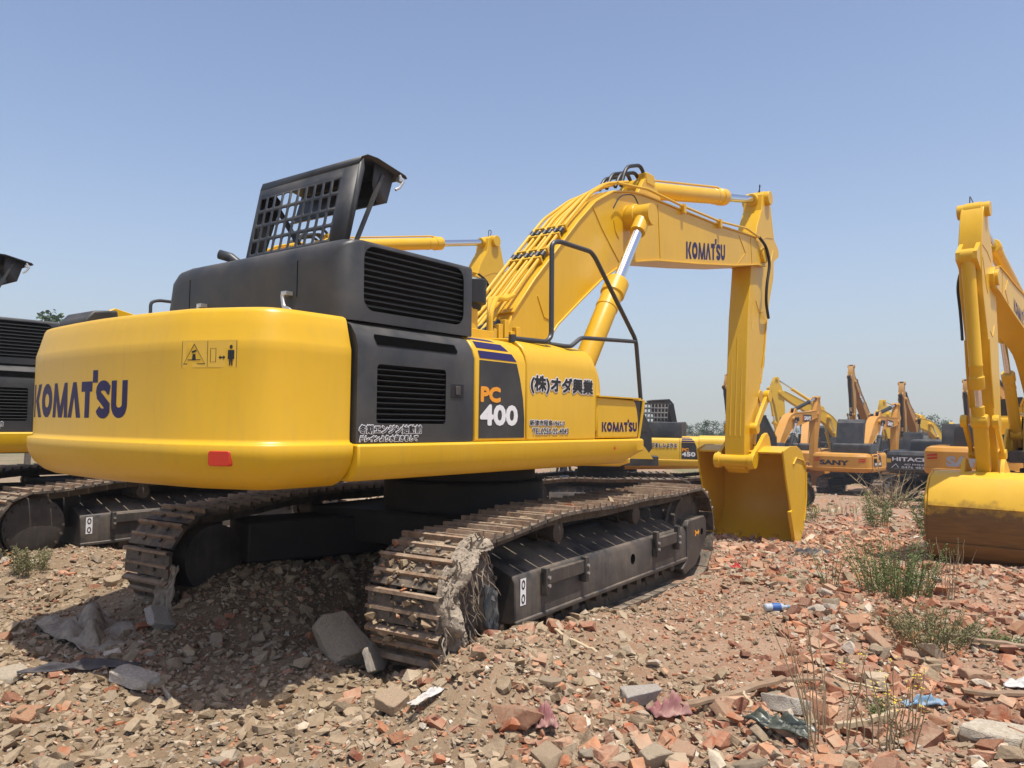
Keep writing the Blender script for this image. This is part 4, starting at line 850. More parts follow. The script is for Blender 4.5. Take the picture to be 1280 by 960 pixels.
# ------------------------------------------------------------------ rubble
def chunk_templates(n, kind):
    out = []; rnd = random.Random(5 if kind == 'brick' else 11 if kind == 'slab' else 17)
    for _ in range(n):
        bm = bmesh.new()
        if kind == 'brick':
            sx, sy, sz = rnd.uniform(.5, 1.0), .48, .24 * rnd.uniform(.9, 1.05); pts = []
            for i in (-1, 1):
                for j in (-1, 1):
                    for k in (-1, 1):
                        if rnd.random() < .68: pts += [(i * sx * rnd.uniform(.96, 1), j * sy * rnd.uniform(.96, 1), k * sz * rnd.uniform(.95, 1))]
                        else:
                            c = rnd.uniform(.45, .9); pts += [(i * sx * c, j * sy, k * sz), (i * sx, j * sy * c, k * sz), (i * sx, j * sy, k * sz * rnd.uniform(-.4, .5))]
            if rnd.random() < .7: cut = rnd.uniform(.1, .5) * sx; sl = rnd.uniform(-.5, .5); pts = [(min(p[0], cut + sl * p[1] + rnd.uniform(-.05, .05)), p[1], p[2]) for p in pts]
        elif kind == 'slab':
            pts = []; m = rnd.randint(5, 7); th = rnd.uniform(.12, .28)
            for k in range(m):
                a = 2 * PI * (k + rnd.uniform(-.3, .3)) / m; r = rnd.uniform(.6, 1); pts += [(r * math.cos(a), .75 * r * math.sin(a), th * rnd.uniform(.7, 1)), (r * rnd.uniform(.85, 1.08) * math.cos(a), .75 * r * rnd.uniform(.85, 1.08) * math.sin(a), -th * rnd.uniform(.7, 1))]
        else:
            pts = [(i * rnd.uniform(.25, 1), j * rnd.uniform(.2, .75), k * rnd.uniform(.12, .5)) for i in (-1, 1) for j in (-1, 1) for k in (-1, 1) if rnd.random() < .9] + [(rnd.uniform(-1, 1), rnd.uniform(-.6, .6), rnd.uniform(-.45, .45)) for _ in range(3)]
        vs = [bm.verts.new(p) for p in pts]; r = bmesh.ops.convex_hull(bm, input=vs)
        bmesh.ops.delete(bm, geom=[e for e in r['geom_interior'] if isinstance(e, bmesh.types.BMVert)], context='VERTS')
        bmesh.ops.dissolve_limit(bm, angle_limit=.09, verts=bm.verts, edges=bm.edges)
        bm.verts.ensure_lookup_table(); bmesh.ops.triangulate(bm, faces=bm.faces); bm.verts.index_update()
        out.append((np.array([v.co[:] for v in bm.verts]), np.array([[v.index for v in f.verts] for f in bm.faces]))); bm.free()
    return out
TPL = {k: chunk_templates(22, k) for k in ('brick', 'slab', 'stone')}
def rubble_mat(name, cols, dust, amt):
    m = mat(name, (1, 1, 1), .93, attr=True, var=.22, vscale=14, dust=dust, dust_amt=amt, dust_scale=9, bump=.010, bscale=34, spec=.2); return m
M['brickm'] = rubble_mat('broken_brick', None, (.42, .32, .22), .72)
M['stonem'] = rubble_mat('broken_concrete', None, (.38, .295, .20), .85)
BRICK = [(.38, .135, .062), (.42, .175, .085), (.33, .105, .05), (.45, .21, .11), (.40, .19, .115), (.34, .15, .095), (.24, .085, .05), (.46, .27, .17)]
STONE = [(.38, .30, .215), (.46, .375, .27), (.31, .24, .17), (.52, .44, .33), (.28, .225, .165), (.42, .31, .205), (.58, .51, .42)]
CLAY = [(.25, .178, .108), (.29, .215, .135), (.22, .155, .095), (.33, .255, .17)]
def mass(name, label, P, S, kinds, cols, m, flat_=True, squash=1.0):
    """one mesh of many pieces; P (n,3), S sizes (n,)"""
    n = len(P); V = []; F = []; Cc = []; o = 0; keys = [k for k in kinds]; kk = RNG.integers(0, len(keys), n); tt = RNG.integers(0, 22, n)
    yaw = RNG.uniform(0, 2 * PI, n); tilt = RNG.normal(0, .38, (n, 2)); ci = RNG.integers(0, len(cols), n); br = RNG.uniform(.8, 1.18, n); an = RNG.uniform(.75, 1.25, (n, 3))
    for i in range(n):
        v, f = TPL[keys[kk[i]]][tt[i]]; v = v * an[i] * S[i]; v[:, 2] *= squash; v = v + RNG.normal(0, .035, v.shape) * S[i]
        cx, sx, cy, sy, cz, sz = math.cos(tilt[i, 0]), math.sin(tilt[i, 0]), math.cos(tilt[i, 1]), math.sin(tilt[i, 1]), math.cos(yaw[i]), math.sin(yaw[i])
        Rm = np.array([[cz, -sz, 0], [sz, cz, 0], [0, 0, 1]]) @ np.array([[cy, 0, sy], [0, 1, 0], [-sy, 0, cy]]) @ np.array([[1, 0, 0], [0, cx, -sx], [0, sx, cx]])
        V.append(v @ Rm.T + P[i]); F.append(f + o); o += len(v); c = np.array(cols[ci[i]]) * br[i]; Cc.append(np.tile([*c, 1.0], (len(v), 1)))
    V = np.concatenate(V); F = np.concatenate(F).astype(np.int32); Cc = np.concatenate(Cc)
    me = bpy.data.meshes.new(name); me.vertices.add(len(V)); me.vertices.foreach_set('co', V.ravel()); me.loops.add(F.size); me.loops.foreach_set('vertex_index', F.ravel()); me.polygons.add(len(F)); me.polygons.foreach_set('loop_start', np.arange(0, F.size, 3, dtype=np.int32)); me.update(); me.validate(); me.polygons.foreach_set('use_smooth', np.zeros(len(me.polygons), bool))
    a = me.color_attributes.new('tint', 'FLOAT_COLOR', 'POINT'); a.data.foreach_set('color', Cc.ravel().astype(np.float32)); me.materials.append(M[m])
    ob = bpy.data.objects.new(name, me); COL.objects.link(ob); return ob
FOOTP = []   # oriented no-go rectangles (cx, cy, heading, half length, half width)
def blocked(x, y):
    b = np.zeros(len(x), bool)
    for cx, cy, a, hl, hw, off in FOOTP:
        u = (x - cx) * math.cos(a) + (y - cy) * math.sin(a); v = -(x - cx) * math.sin(a) + (y - cy) * math.cos(a) - off; b |= (np.abs(u) < hl) & (np.abs(v) < hw)
    return b
TT = math.radians(56.9); MC = (-.4619, 7.7844)
for off in (-1.37, 1.37): FOOTP.append((MC[0], MC[1], TT, 2.25, .30, off))
def scatter(n, rmin, rmax, dens, power=1.0, ang=(-44, 42)):
    """points in front of the camera, even per unit area when power = 1"""
    X = []; Y = []; tot = 0
    while tot < n:
        m = n * 3; u = RNG.uniform(0, 1, m); r = (rmin ** (2 * power) + u * (rmax ** (2 * power) - rmin ** (2 * power))) ** (1 / (2 * power)); a = np.radians(RNG.uniform(ang[0], ang[1], m)); x = r * np.sin(a); y = r * np.cos(a)
        k = (RNG.uniform(0, 1, m) < dens(x, y)) & ~blocked(x, y); X.append(x[k]); Y.append(y[k]); tot += k.sum()
    return np.concatenate(X)[:n], np.concatenate(Y)[:n]
def d_brick(x, y):
    d = np.clip(.22 + .32 * (x + .4), .07, 1.0)                       # brick lies thick to the right
    d = np.where((np.hypot((x - 1.45 - .25 * (y - 6.5)) / .85, (y - 6.6) / 1.9) < 1 + .5 * vnoise(x * 2, y * 2, 61)), d * .07, d)   # bare reddish track beside the machine
    d = np.where((y > 6.5) & (x < -1) & (x > -3.4), d * .25, d)
    d = d * np.clip(.35 + 1.9 * (vnoise(x * .9, y * .9, 21) + .5), .1, 1); return np.where(y > 16, d * .35, d)
def d_stone(x, y):
    d = np.clip(.45 + 1.3 * vnoise(x * 1.1, y * 1.1, 33), .05, 1) * np.where((x < .1) & (y < 8), .33, 1); d = np.where(np.hypot((x - 1.45 - .25 * (y - 6.5)) / .85, (y - 6.6) / 1.9) < 1, d * .35, d); d = np.where((x < -.1) & (x > -3.6) & (y > 5.6) & (y < 10), d * .22, d); return np.where(y > 16, d * .4, d)
def zs(x, y, s, sink=.25): return np.stack([x, y, ground(x, y) + s * sink], -1)
x, y = scatter(15000, 3.0, 24, d_brick, .55); s = np.clip(RNG.lognormal(math.log(.033), .55, 15000), .012, .10) * (1 + np.clip(y - 10, 0, 12) * .04)
tag(mass('brick_rubble', '', zs(x, y, s, .12), s, ('brick', 'brick', 'stone'), BRICK, 'brickm'), kind='stuff', label='broken red brick fragments strewn thickly over the ground', cat='brick rubble')
x, y = scatter(13000, 3.0, 24, d_stone, .55); s = np.clip(RNG.lognormal(math.log(.028), .48, 13000), .014, .085) * (1 + np.clip(y - 10, 0, 12) * .04)
tag(mass('concrete_rubble', '', zs(x, y, s, .25), s, ('slab', 'stone', 'stone'), STONE + CLAY + CLAY, 'stonem'), kind='stuff', label='small grey and cream concrete bits among the bricks', cat='concrete rubble')
x, y = scatter(62000, 3.0, 13, lambda x, y: np.clip(.4 + .8 * (vnoise(x * 1.7, y * 1.7, 44) + .5), .1, 1), .5); s = np.clip(RNG.lognormal(math.log(.012), .5, 62000), .005, .028)
tag(mass('gravel', '', zs(x, y, s, .2), s, ('stone', 'slab'), STONE + CLAY + CLAY + BRICK[:5], 'stonem'), kind='stuff', label='fine gravel and clay crumbs covering the ground', cat='gravel')
x, y = scatter(11000, 3.0, 9, lambda x, y: np.clip(.9 - .5 * (x + .2), 0, 1) * np.clip(.3 + 2 * (vnoise(x * 1.3, y * 1.3, 55) + .35), 0, 1), .6); s = np.clip(RNG.lognormal(math.log(.017), .6, 11000), .01, .07)
tag(mass('clay_clods', '', zs(x, y, s, .2), s, ('stone',), CLAY, 'stonem'), kind='stuff', label='dry tan clay clods in the left foreground', cat='clay')
x, y = scatter(4500, 14, 46, lambda x, y: np.clip(.3 + 1.2 * (vnoise(x * .4, y * .4, 66) + .2), .02, 1), .8); s = np.clip(RNG.lognormal(math.log(.055), .5, 4500), .02, .2)
tag(mass('far_rubble', '', zs(x, y, s, .1), s, ('brick', 'slab', 'stone'), BRICK + STONE + STONE, 'stonem'), kind='stuff', label='thin scatter of pale rubble on the far yard ground', cat='rubble')
# individual larger pieces
PIECE = {}
def piece(kind, i, colr, name):
    key = (kind, i, colr, name)
    if key in PIECE: return PIECE[key]
    v, f = TPL[kind][i]; bm = bmesh.new(); vs = [bm.verts.new(p) for p in v]
    for t in f: bm.faces.new([vs[k] for k in t])
    bmesh.ops.dissolve_limit(bm, angle_limit=.06, verts=bm.verts, edges=bm.edges)
    bmesh.ops.bevel(bm, geom=list(bm.edges), offset=.03, segments=1, affect='EDGES', clamp_overlap=True); bmesh.ops.triangulate(bm, faces=bm.faces)
    bmesh.ops.subdivide_edges(bm, edges=[e for e in bm.edges if e.calc_length() > .25], cuts=1, use_grid_fill=False); bmesh.ops.triangulate(bm, faces=bm.faces)
    bmesh.ops.subdivide_edges(bm, edges=[e for e in bm.edges if e.calc_length() > .25], cuts=1, use_grid_fill=False); bmesh.ops.triangulate(bm, faces=bm.faces)
    rnd = random.Random(i * 7 + len(kind))
    from mathutils import noise as mn
    for v_ in bm.verts:
        d = mn.noise(v_.co * 3 + Vector((i, 0, 0))) * .05 + mn.noise(v_.co * 8) * .03; v_.co += v_.co.normalized() * d
    me = bpy.data.meshes.new(name); bm.to_mesh(me); bm.free(); me.polygons.foreach_set('use_smooth', [True] * len(me.polygons)); me.set_sharp_from_angle(angle=math.radians(30))
    a = me.color_attributes.new('tint', 'FLOAT_COLOR', 'POINT'); a.data.foreach_set('color', np.tile([*colr, 1.0], (len(me.vertices), 1)).ravel().astype(np.float32))
    me.materials.append(M['brickm' if name == 'brick_piece' else 'stonem']); PIECE[key] = me; return me
def place_piece(name, kind, i, colr, x, y, size, yaw, tx, ty, label, cat, group=None, dz=None, an=(1, 1, 1)):
    o = bpy.data.objects.new(name, piece(kind, i, colr, name)); COL.objects.link(o); o.location = (x, y, gz(x, y) + (dz if dz is not None else size * .20)); o.scale = (size * an[0], size * an[1], size * an[2]); o.rotation_euler = (tx, ty, yaw); return tag(o, label, cat, group)
rr_ = random.Random(31)
x, y = scatter(230, 3.6, 10.5, d_brick, .45)
for k in range(230):
    place_piece('brick_piece', 'brick', rr_.randrange(22), BRICK[rr_.randrange(8)], float(x[k]), float(y[k]), rr_.uniform(.055, .125), rr_.uniform(0, 6.3), rr_.gauss(0, .35), rr_.gauss(0, .35), 'broken red brick lying loose among the rubble', 'brick', 'larger broken bricks lying in the rubble')
x, y = scatter(95, 3.6, 10.0, d_stone, .45)
for k in range(95):
    place_piece('concrete_piece', rr_.choice(('slab', 'stone')), rr_.randrange(22), STONE[rr_.randrange(7)], float(x[k]), float(y[k]), rr_.uniform(.055, .125), rr_.uniform(0, 6.3), rr_.gauss(0, .35), rr_.gauss(0, .35), 'grey concrete lump lying loose among the bricks', 'concrete lump', 'larger concrete lumps lying in the rubble')
# pieces one can point to
place_piece('concrete_block', 'brick', 3, (.34, .285, .22), -1.08, 5.42, .30, .5, .62, -.25, 'big tilted concrete block leaning against the near crawler track', 'concrete block', dz=.12, an=(.9, 1.3, 1.3))
place_piece('concrete_slab', 'slab', 4, (.36, .33, .29), -.86, 5.18, .22, 1.2, 1.15, .3, 'upright grey slab split off the big block beside the near track', 'concrete slab', dz=.12, an=(.9, .9, .8))
place_piece('concrete_bar', 'brick', 5, (.58, .54, .47), -2.25, 4.82, .20, -.35, .1, .12, 'long white concrete bar in the left foreground at the shadow edge', 'concrete bar', dz=.05, an=(1.3, .7, .7))
place_piece('concrete_slab', 'slab', 7, (.47, .41, .32), -3.15, 4.95, .19, .4, .1, -.1, 'flat cream slab at the left edge of the photo', 'concrete slab', dz=.03)
place_piece('concrete_block', 'brick', 9, (.42, .41, .39), -2.48, 5.75, .16, 1.1, .9, .3, 'pale grey block standing in the counterweight shadow', 'concrete block', dz=.08)
place_piece('concrete_block', 'brick', 12, (.42, .30, .20), -.62, 4.42, .16, .9, .15, -.3, 'tan wedge of masonry just below the near track end', 'masonry block', dz=.06)
place_piece('concrete_lump', 'stone', 4, (.44, .43, .41), .80, 4.85, .14, .3, .1, .1, 'grey concrete lump left of the pink cloth', 'concrete lump', dz=.05)
place_piece('concrete_slab', 'slab', 11, (.52, .47, .38), 2.62, 4.25, .26, .3, .08, .1, 'large flat cream slab in the bottom right corner', 'concrete slab', dz=.03)
place_piece('concrete_slab', 'slab', 14, (.43, .40, .35), 1.62, 4.62, .20, 2.2, .3, .1, 'grey slab lying above the dark green bag', 'concrete slab', dz=.03)
place_piece('clay_block', 'stone', 9, (.34, .16, .095), .02, 4.22, .20, 2.2, .1, .1, 'big lump of reddish clay at the bottom centre', 'clay lump', dz=.0, an=(1, .9, .8))

# ------------------------------------------------------------------ odds and ends
M['wood'] = mat('weathered_wood', (.24, .15, .085), .8, var=.25, vscale=9, dust=(.36, .28, .2), dust_amt=.5, streak=((.10, .06, .04), .6))
M['palewood'] = mat('pale_wood', (.45, .35, .22), .8, var=.15, vscale=9)
M['pink'] = mat('pink_cloth', (.26, .08, .09), .95, var=.3, vscale=12, dust=(.38, .28, .22), dust_amt=.9)
M['bluebag'] = mat('blue_plastic', (.11, .26, .40), .4, dust=(.4, .33, .27), dust_amt=.6); M['whitebag'] = mat('white_plastic', (.55, .54, .52), .4, var=.1, dust=(.4, .33, .25), dust_amt=.6)
M['greenbag'] = mat('dark_green_plastic', (.05, .062, .048), .3, dust=(.25, .23, .18), dust_amt=.3)
M['darkcloth'] = mat('dark_cloth', (.03, .03, .04), .9, dust=(.25, .21, .17), dust_amt=.5)
M['ragm'] = mat('matted_grey_rag', (.29, .235, .175), .9, var=.4, vscale=16, dust=(.40, .34, .26), dust_amt=.6, bump=.01, bscale=40, streak=((.13, .10, .075), .7))
M['bottle'] = mat('clear_plastic', (.42, .46, .50), .15, spec=.8)
M['redm'] = mat('red_plastic', (.45, .03, .02), .4)
def plank(label, x0, y0, x1, y1, w, t, m='wood', dz=.05, name='wood_plank'):
    a = Vector((x0, y0, gz(x0, y0) + dz)); b = Vector((x1, y1, gz(x1, y1) + dz)); d = b - a; n = 10; up = Vector((0, 0, 1)); sd = d.cross(up).normalized(); rnd = random.Random(int(x0 * 99)); rings = []
    for i in range(n + 1):
        f = i / n; p = a + d * f + up * rnd.uniform(-.006, .006) + sd * .02 * math.sin(f * 5); ww = w * (1 - .35 * rnd.random() * (i in (0, n))) ; rings.append([p - sd * ww / 2, p + sd * ww / 2, p + sd * ww / 2 * .9 + up * t, p - sd * ww / 2 * .95 + up * t])
    mb = MB(); mb.loft(rings); return tag(mb.build(name, m, None, bevel=.002), label, 'wood')
plank('long brown weathered plank lying right of the pink cloth', 1.0, 4.62, 1.72, 4.95, .055, .02, dz=.07)
plank('short brown plank lying just above the long one', 1.55, 4.98, 1.95, 5.0, .045, .015, dz=.06)
plank('brown board lying among bricks at the right', 2.75, 4.85, 3.35, 4.75, .06, .02)
plank('grey brown board half buried above the cream slabs at right', 3.2, 5.85, 3.65, 5.55, .06, .02)
plank('thin pale stick standing on the dark green bag', 1.30, 4.35, 1.38, 4.62, .018, .008, 'palewood', .10, 'wood_stick')
plank('pale stick lying above the blue bag', 2.05, 5.05, 2.20, 4.75, .022, .01, 'palewood', .09, 'wood_stick')
plank('pale peeled branch lying in the bottom right', 1.75, 4.28, 2.1, 4.33, .035, .03, 'palewood', .04, 'wood_stick')
plank('straw coloured lath lying below the track roller gap', .32, 5.55, .58, 5.35, .03, .012, 'palewood', .06, 'wood_stick')
def crumpled(name, label, cat, x, y, sx, sy, sz, m, seed, dz=.02, yaw=0):
    from mathutils import noise as mn
    bm = bmesh.new(); bmesh.ops.create_grid(bm, x_segments=26, y_segments=18, size=1)
    for v in bm.verts:
        p = v.co.copy(); q = p * 1.7 + Vector((seed * 3.1, 0, 0)); r = 1 + .35 * mn.noise(Vector((math.atan2(p.y, p.x) * 1.3, seed, 0)))
        v.co = Vector((p.x * sx * r, p.y * sy * r, sz * (abs(mn.noise(q)) * 1.4 + .5 * abs(mn.noise(q * 2.6)) + .25 * abs(mn.noise(q * 6))) * (1.15 - .9 * max(abs(p.x), abs(p.y)) ** 2)))
    me = bpy.data.meshes.new(name); bm.to_mesh(me); bm.free(); me.polygons.foreach_set('use_smooth', [True] * len(me.polygons)); me.materials.append(M[m])
    o = bpy.data.objects.new(name, me); COL.objects.link(o); o.location = (x, y, gz(x, y) + dz); o.rotation_euler = (0, 0, yaw); md = o.modifiers.new('solid', 'SOLIDIFY'); md.thickness = .003; return tag(o, label, cat)
crumpled('cloth_rag', 'crumpled pink red cloth half under a brick near the long plank', 'cloth', .92, 4.62, .12, .075, .10, 'pink', 1, .03, .3)
crumpled('cloth_rag', 'small dusty pink rag at the bottom centre between stones', 'cloth', .20, 4.20, .06, .07, .09, 'pink', 2, .03)
crumpled('plastic_bag', 'blue and pink plastic bag lying by the pale sticks', 'plastic bag', 2.42, 4.66, .12, .035, .05, 'bluebag', 3, .05, .1)
crumpled('plastic_sheet', 'torn dark green plastic sheet in the lower right foreground', 'plastic sheet', 1.43, 4.22, .17, .06, .08, 'greenbag', 4, .05, -.75)
crumpled('plastic_strip', 'white plastic strip on the clay below the near track', 'plastic strip', -.44, 4.30, .028, .14, .03, 'whitebag', 5, .05, -.5)
crumpled('cloth_rag', 'long dark cloth strip lying along the shadow edge at left', 'cloth', -2.65, 5.02, .32, .045, .07, 'darkcloth', 6, .03, .2)
crumpled('plastic_sheet', 'dusty grey plastic sheet heaped in the shade behind the counterweight', 'plastic sheet', -3.1, 6.0, .60, .26, .20, 'ragm', 7, .0, -.75)
crumpled('cloth_rag', 'black rag lying on the rubble beyond the bucket', 'cloth', 4.25, 11.2, .22, .10, .10, 'darkcloth', 8, .02)
crumpled('plastic_scrap', 'white and pink plastic scrap at the right edge', 'plastic scrap', 3.25, 4.95, .16, .05, .05, 'whitebag', 9, .04, -.2)
crumpled('plastic_scrap', 'small red scrap on the bricks between bucket and near bush', 'plastic scrap', 2.62, 9.2, .06, .03, .05, 'redm', 10, .03)
# drinks bottle
bt = empty('plastic_bottle', 'crushed clear plastic bottle with a blue wrapper on the rubble', 'bottle', (2.22, 6.62, gz(2.22, 6.62) + .05), .15)
mb = MB(); mb.lathe((-.11, 0, 0), (.11, 0, 0), [(0, .02), (.01, .032), (.05, .030), (.07, .033), (.15, .031), (.185, .014), (.21, .013)], 16); mb.build('body', 'bottle', bt)
mb = MB(); mb.lathe((-.045, 0, 0), (.04, 0, 0), [(0, .0335), (.04, .034), (.075, .0335)], 16); mb.build('wrapper', mat('blue_wrapper', (.04, .11, .32), .4), bt)
mb = MB(); mb.cyl((.095, 0, 0), (.115, 0, 0), .016, 12); mb.build('cap', 'bluebag', bt)
# ------------------------------------------------------------------ plants
M['leaf'] = mat('green_weed_leaf', (.135, .175, .06), .7, var=.35, vscale=20, spec=.3)
M['leaf2'] = mat('olive_weed_leaf', (.19, .18, .085), .75, var=.35, vscale=20, spec=.3)
M['grassm'] = mat('bright_grass_blade', (.11, .19, .035), .65, var=.35, vscale=9, spec=.3)
M['dry'] = mat('dry_stalk', (.30, .23, .13), .85, var=.2, vscale=14)
M['flower'] = mat('yellow_petal', (.75, .60, .03), .6)
M['treeleaf'] = mat('tree_leaf', (.05, .085, .03), .75, var=.4, vscale=1.5, spec=.3)
M['bark'] = mat('bark', (.12, .09, .06), .9, var=.2)
def leafy(mb, p, d, L, W, rnd):
    d = d.normalized(); s = d.cross(Vector((rnd.uniform(-1, 1), rnd.uniform(-1, 1), rnd.uniform(-.2, 1)))).normalized(); mb.add([p, p + d * L * .5 + s * W / 2, p + d * L, p + d * L * .5 - s * W / 2], [(0, 1, 2, 3)])
def weed(name, label, x, y, rad, h, n, seed, m='leaf', leaves=26, lsize=.022, flowers=0, spread=.5, group=None, cat='weed', dry=0.0):
    rnd = random.Random(seed); R = empty(name, label, cat, (x, y, gz(x, y) - .02), 0, group); st = MB(); lf = MB(); fl = MB()
    for k in range(n):
        a = rnd.uniform(0, 2 * PI); r0 = rad * math.sqrt(rnd.random()) * .75; b = Vector((r0 * math.cos(a), r0 * math.sin(a), 0)); lean = Vector((math.cos(a), math.sin(a), 0)) * spread * rnd.uniform(.2, 1) * (.4 + r0 / max(rad, .01)); hh = h * rnd.uniform(.5, 1.05); pts = []
        for j in range(6): f = j / 5; pts.append(b + lean * hh * f * (.5 + .5 * f) + Vector((rnd.uniform(-.01, .01), rnd.uniform(-.01, .01), hh * f)))
        st.tube(pts, [.0035 * (1 - .7 * j / 5) + .0008 for j in range(6)], 4, False); bare = rnd.random() < dry
        for q in range(int(leaves * (.12 if bare else 1))):
            f = rnd.uniform(.12, 1) ** .8; i = min(4, int(f * 5)); p = pts[i].lerp(pts[i + 1], f * 5 - i); dd = Vector((rnd.gauss(0, 1), rnd.gauss(0, 1), rnd.uniform(-.1, .9))); p2 = p + dd.normalized() * rnd.uniform(0, .05) * (1.2 - f); leafy(lf, p2, dd, lsize * rnd.uniform(.6, 1.5), lsize * .42 * rnd.uniform(.7, 1.3), rnd)
        if flowers and rnd.random() < flowers:
            for q in range(4):
                p = pts[-1] + Vector((rnd.uniform(-.02, .02), rnd.uniform(-.02, .02), rnd.uniform(-.03, .02)))
                vs = [p]
                for u in range(8): r1 = .009 if u % 2 else .004; vs.append(p + Vector((r1 * math.cos(u * .785), r1 * math.sin(u * .785), .004 if u % 2 else 0)))
                fl.add(vs, [(0, 1 + u, 1 + (u + 1) % 8) for u in range(8)])
    st.build('stem', 'dry' if dry > .3 else m, R)
    if lf.f: lf.build('foliage', m, R)
    if fl.f: fl.each('flower', 'flower', R)
    return R
def tuft(name, label, x, y, rad, h, n, seed, m='grassm', group=None, cat='grass'):
    rnd = random.Random(seed); mb = MB(); z = gz(x, y) - .02
    for k in range(n):
        a = rnd.uniform(0, 2 * PI); r0 = rad * math.sqrt(rnd.random()); bx, by = x + r0 * math.cos(a), y + r0 * math.sin(a); b = Vector((bx, by, z)); a2 = rnd.uniform(0, 2 * PI); hh = h * rnd.uniform(.4, 1.1); ln = Vector((math.cos(a2), math.sin(a2), 0)) * hh * rnd.uniform(.1, .7); sd = Vector((-math.sin(a2), math.cos(a2), 0)) * .004 * (1 + h); p1 = b + ln * .3 + Vector((0, 0, hh * .6)); p2 = b + ln + Vector((0, 0, hh * rnd.uniform(.75, 1)))
        mb.add([b - sd, b + sd, p1 + sd * .8, p1 - sd * .8, p2], [(0, 1, 2, 3), (3, 2, 4)])
    return tag(mb.build(name, m), label, cat, group)
weed('green_bush', 'big bushy green weed with tall dry tips growing on the bricks', 3.62, 7.45, .42, .55, 105, 1, leaves=48, lsize=.022, spread=.5, dry=.16)
weed('green_bush', 'small green weed rising at the left of the big bushy weed', 3.20, 7.95, .10, .55, 8, 2, leaves=26, lsize=.02)
weed('olive_bush', 'low olive brown weed sprawling below the big green bush', 3.10, 5.85, .34, .26, 70, 3, 'leaf2', 60, .018, spread=.8)
weed('olive_bush', 'small green leafy patch right of the olive weed', 3.55, 5.80, .16, .12, 22, 4, 'leaf', 30, .02, spread=.8)
weed('flowering_weed', 'tall dry weed with small yellow flowers in the lower right foreground', 1.98, 4.15, .20, .45, 24, 5, 'leaf2', 26, .016, flowers=.6, spread=.35, dry=.4)
weed('dry_weed', 'tall bare brown stalks left of the yellow flowered weed', 1.66, 4.15, .20, .72, 13, 6, 'leaf2', 16, .015, spread=.4, dry=.8)
weed('green_weed', 'leafy green sprig right of the yellow flowers', 2.10, 4.45, .07, .16, 8, 7, 'leaf', 22, .026, spread=.8)
weed('green_weed', 'green weed in the bottom right corner', 2.72, 3.98, .14, .30, 18, 8, 'leaf2', 24, .02, spread=.6)
weed('green_weed', 'broad leaved weed clump before the leaning steel machines', 7.9, 17.0, .30, .75, 34, 9, 'leaf', 40, .045, spread=.4)
weed('green_weed', 'tall green weeds left of the mud caked bucket', 8.0, 14.6, .55, .85, 70, 10, 'leaf', 44, .045, spread=.5)
weed('green_weed', 'single low weed on bare ground under the orange machines', 6.7, 17.8, .25, .35, 18, 11, 'leaf2', 30, .04, spread=.7)
weed('dry_weed', 'dry straw stalks beside the big bushy weed', 4.05, 7.4, .16, .55, 12, 12, 'leaf2', 8, .015, spread=.4, dry=1)
weed('dry_weed', 'dry seed stalks in front of the mud caked bucket', 4.9, 8.8, .35, .38, 16, 13, 'leaf2', 14, .015, spread=.3, dry=.9)
weed('green_weed', 'tiny green sprig on bricks above the blue wrapped bottle', 2.9, 8.3, .08, .10, 8, 14, 'leaf', 20, .02)
weed('green_weed', 'small green sprig between bricks at the right edge', 4.4, 6.6, .10, .20, 10, 15, 'leaf', 22, .02)
weed('mossy_bush', 'small round dull green shrub at the left edge in front of the shade', -4.75, 7.85, .18, .26, 40, 16, 'leaf2', 50, .022, spread=.5)
tuft('grass_tuft', 'tall bright grass in front of the left machine sprocket', -6.35, 10.1, .35, .38, 130, 17)
tuft('grass_tuft', 'low bright grass at the foot of the left machine track', -5.2, 9.8, .40, .16, 140, 18)
tuft('grass_tuft', 'short grass beside the rear of the far crawler track', -3.9, 9.3, .35, .16, 90, 19)
for k in range(26):
    rnd = random.Random(100 + k); xx, yy = rnd.uniform(-4, 19), rnd.uniform(17, 46); t_ = tuft('grass_clump', 'patchy green grass clump on the distant bare ground', xx, yy, rnd.uniform(.4, 1.2), rnd.uniform(.2, .45), 90, 200 + k, group='grass clumps on the far yard ground')
# dead brush
def brush(x, y):
    rnd = random.Random(77); mb = MB(); z = gz(x, y)
    for k in range(34):
        a = rnd.uniform(0, PI * 2); L = rnd.uniform(.8, 1.9); p = Vector((x + rnd.uniform(-.4, .4), y, z)); d = Vector((math.cos(a) * .9, math.sin(a) * .3, rnd.uniform(.35, 1.1))).normalized(); pts = [p + d * L * j / 4 + Vector((rnd.uniform(-.05, .05), 0, rnd.uniform(-.05, .05))) for j in range(5)]; mb.tube(pts, [.022, .018, .014, .010, .004], 5, False)
        for q in range(3): f = rnd.randint(1, 3); e = pts[f]; mb.tube([e, e + Vector((rnd.uniform(-.3, .3), rnd.uniform(-.1, .1), rnd.uniform(.05, .35)))], [.009, .003], 4, False)
    tag(mb.build('dead_brush', 'dry'), 'pale dead brushwood heaped before the black counterweight', 'brushwood')
brush(13.1, 27.2)
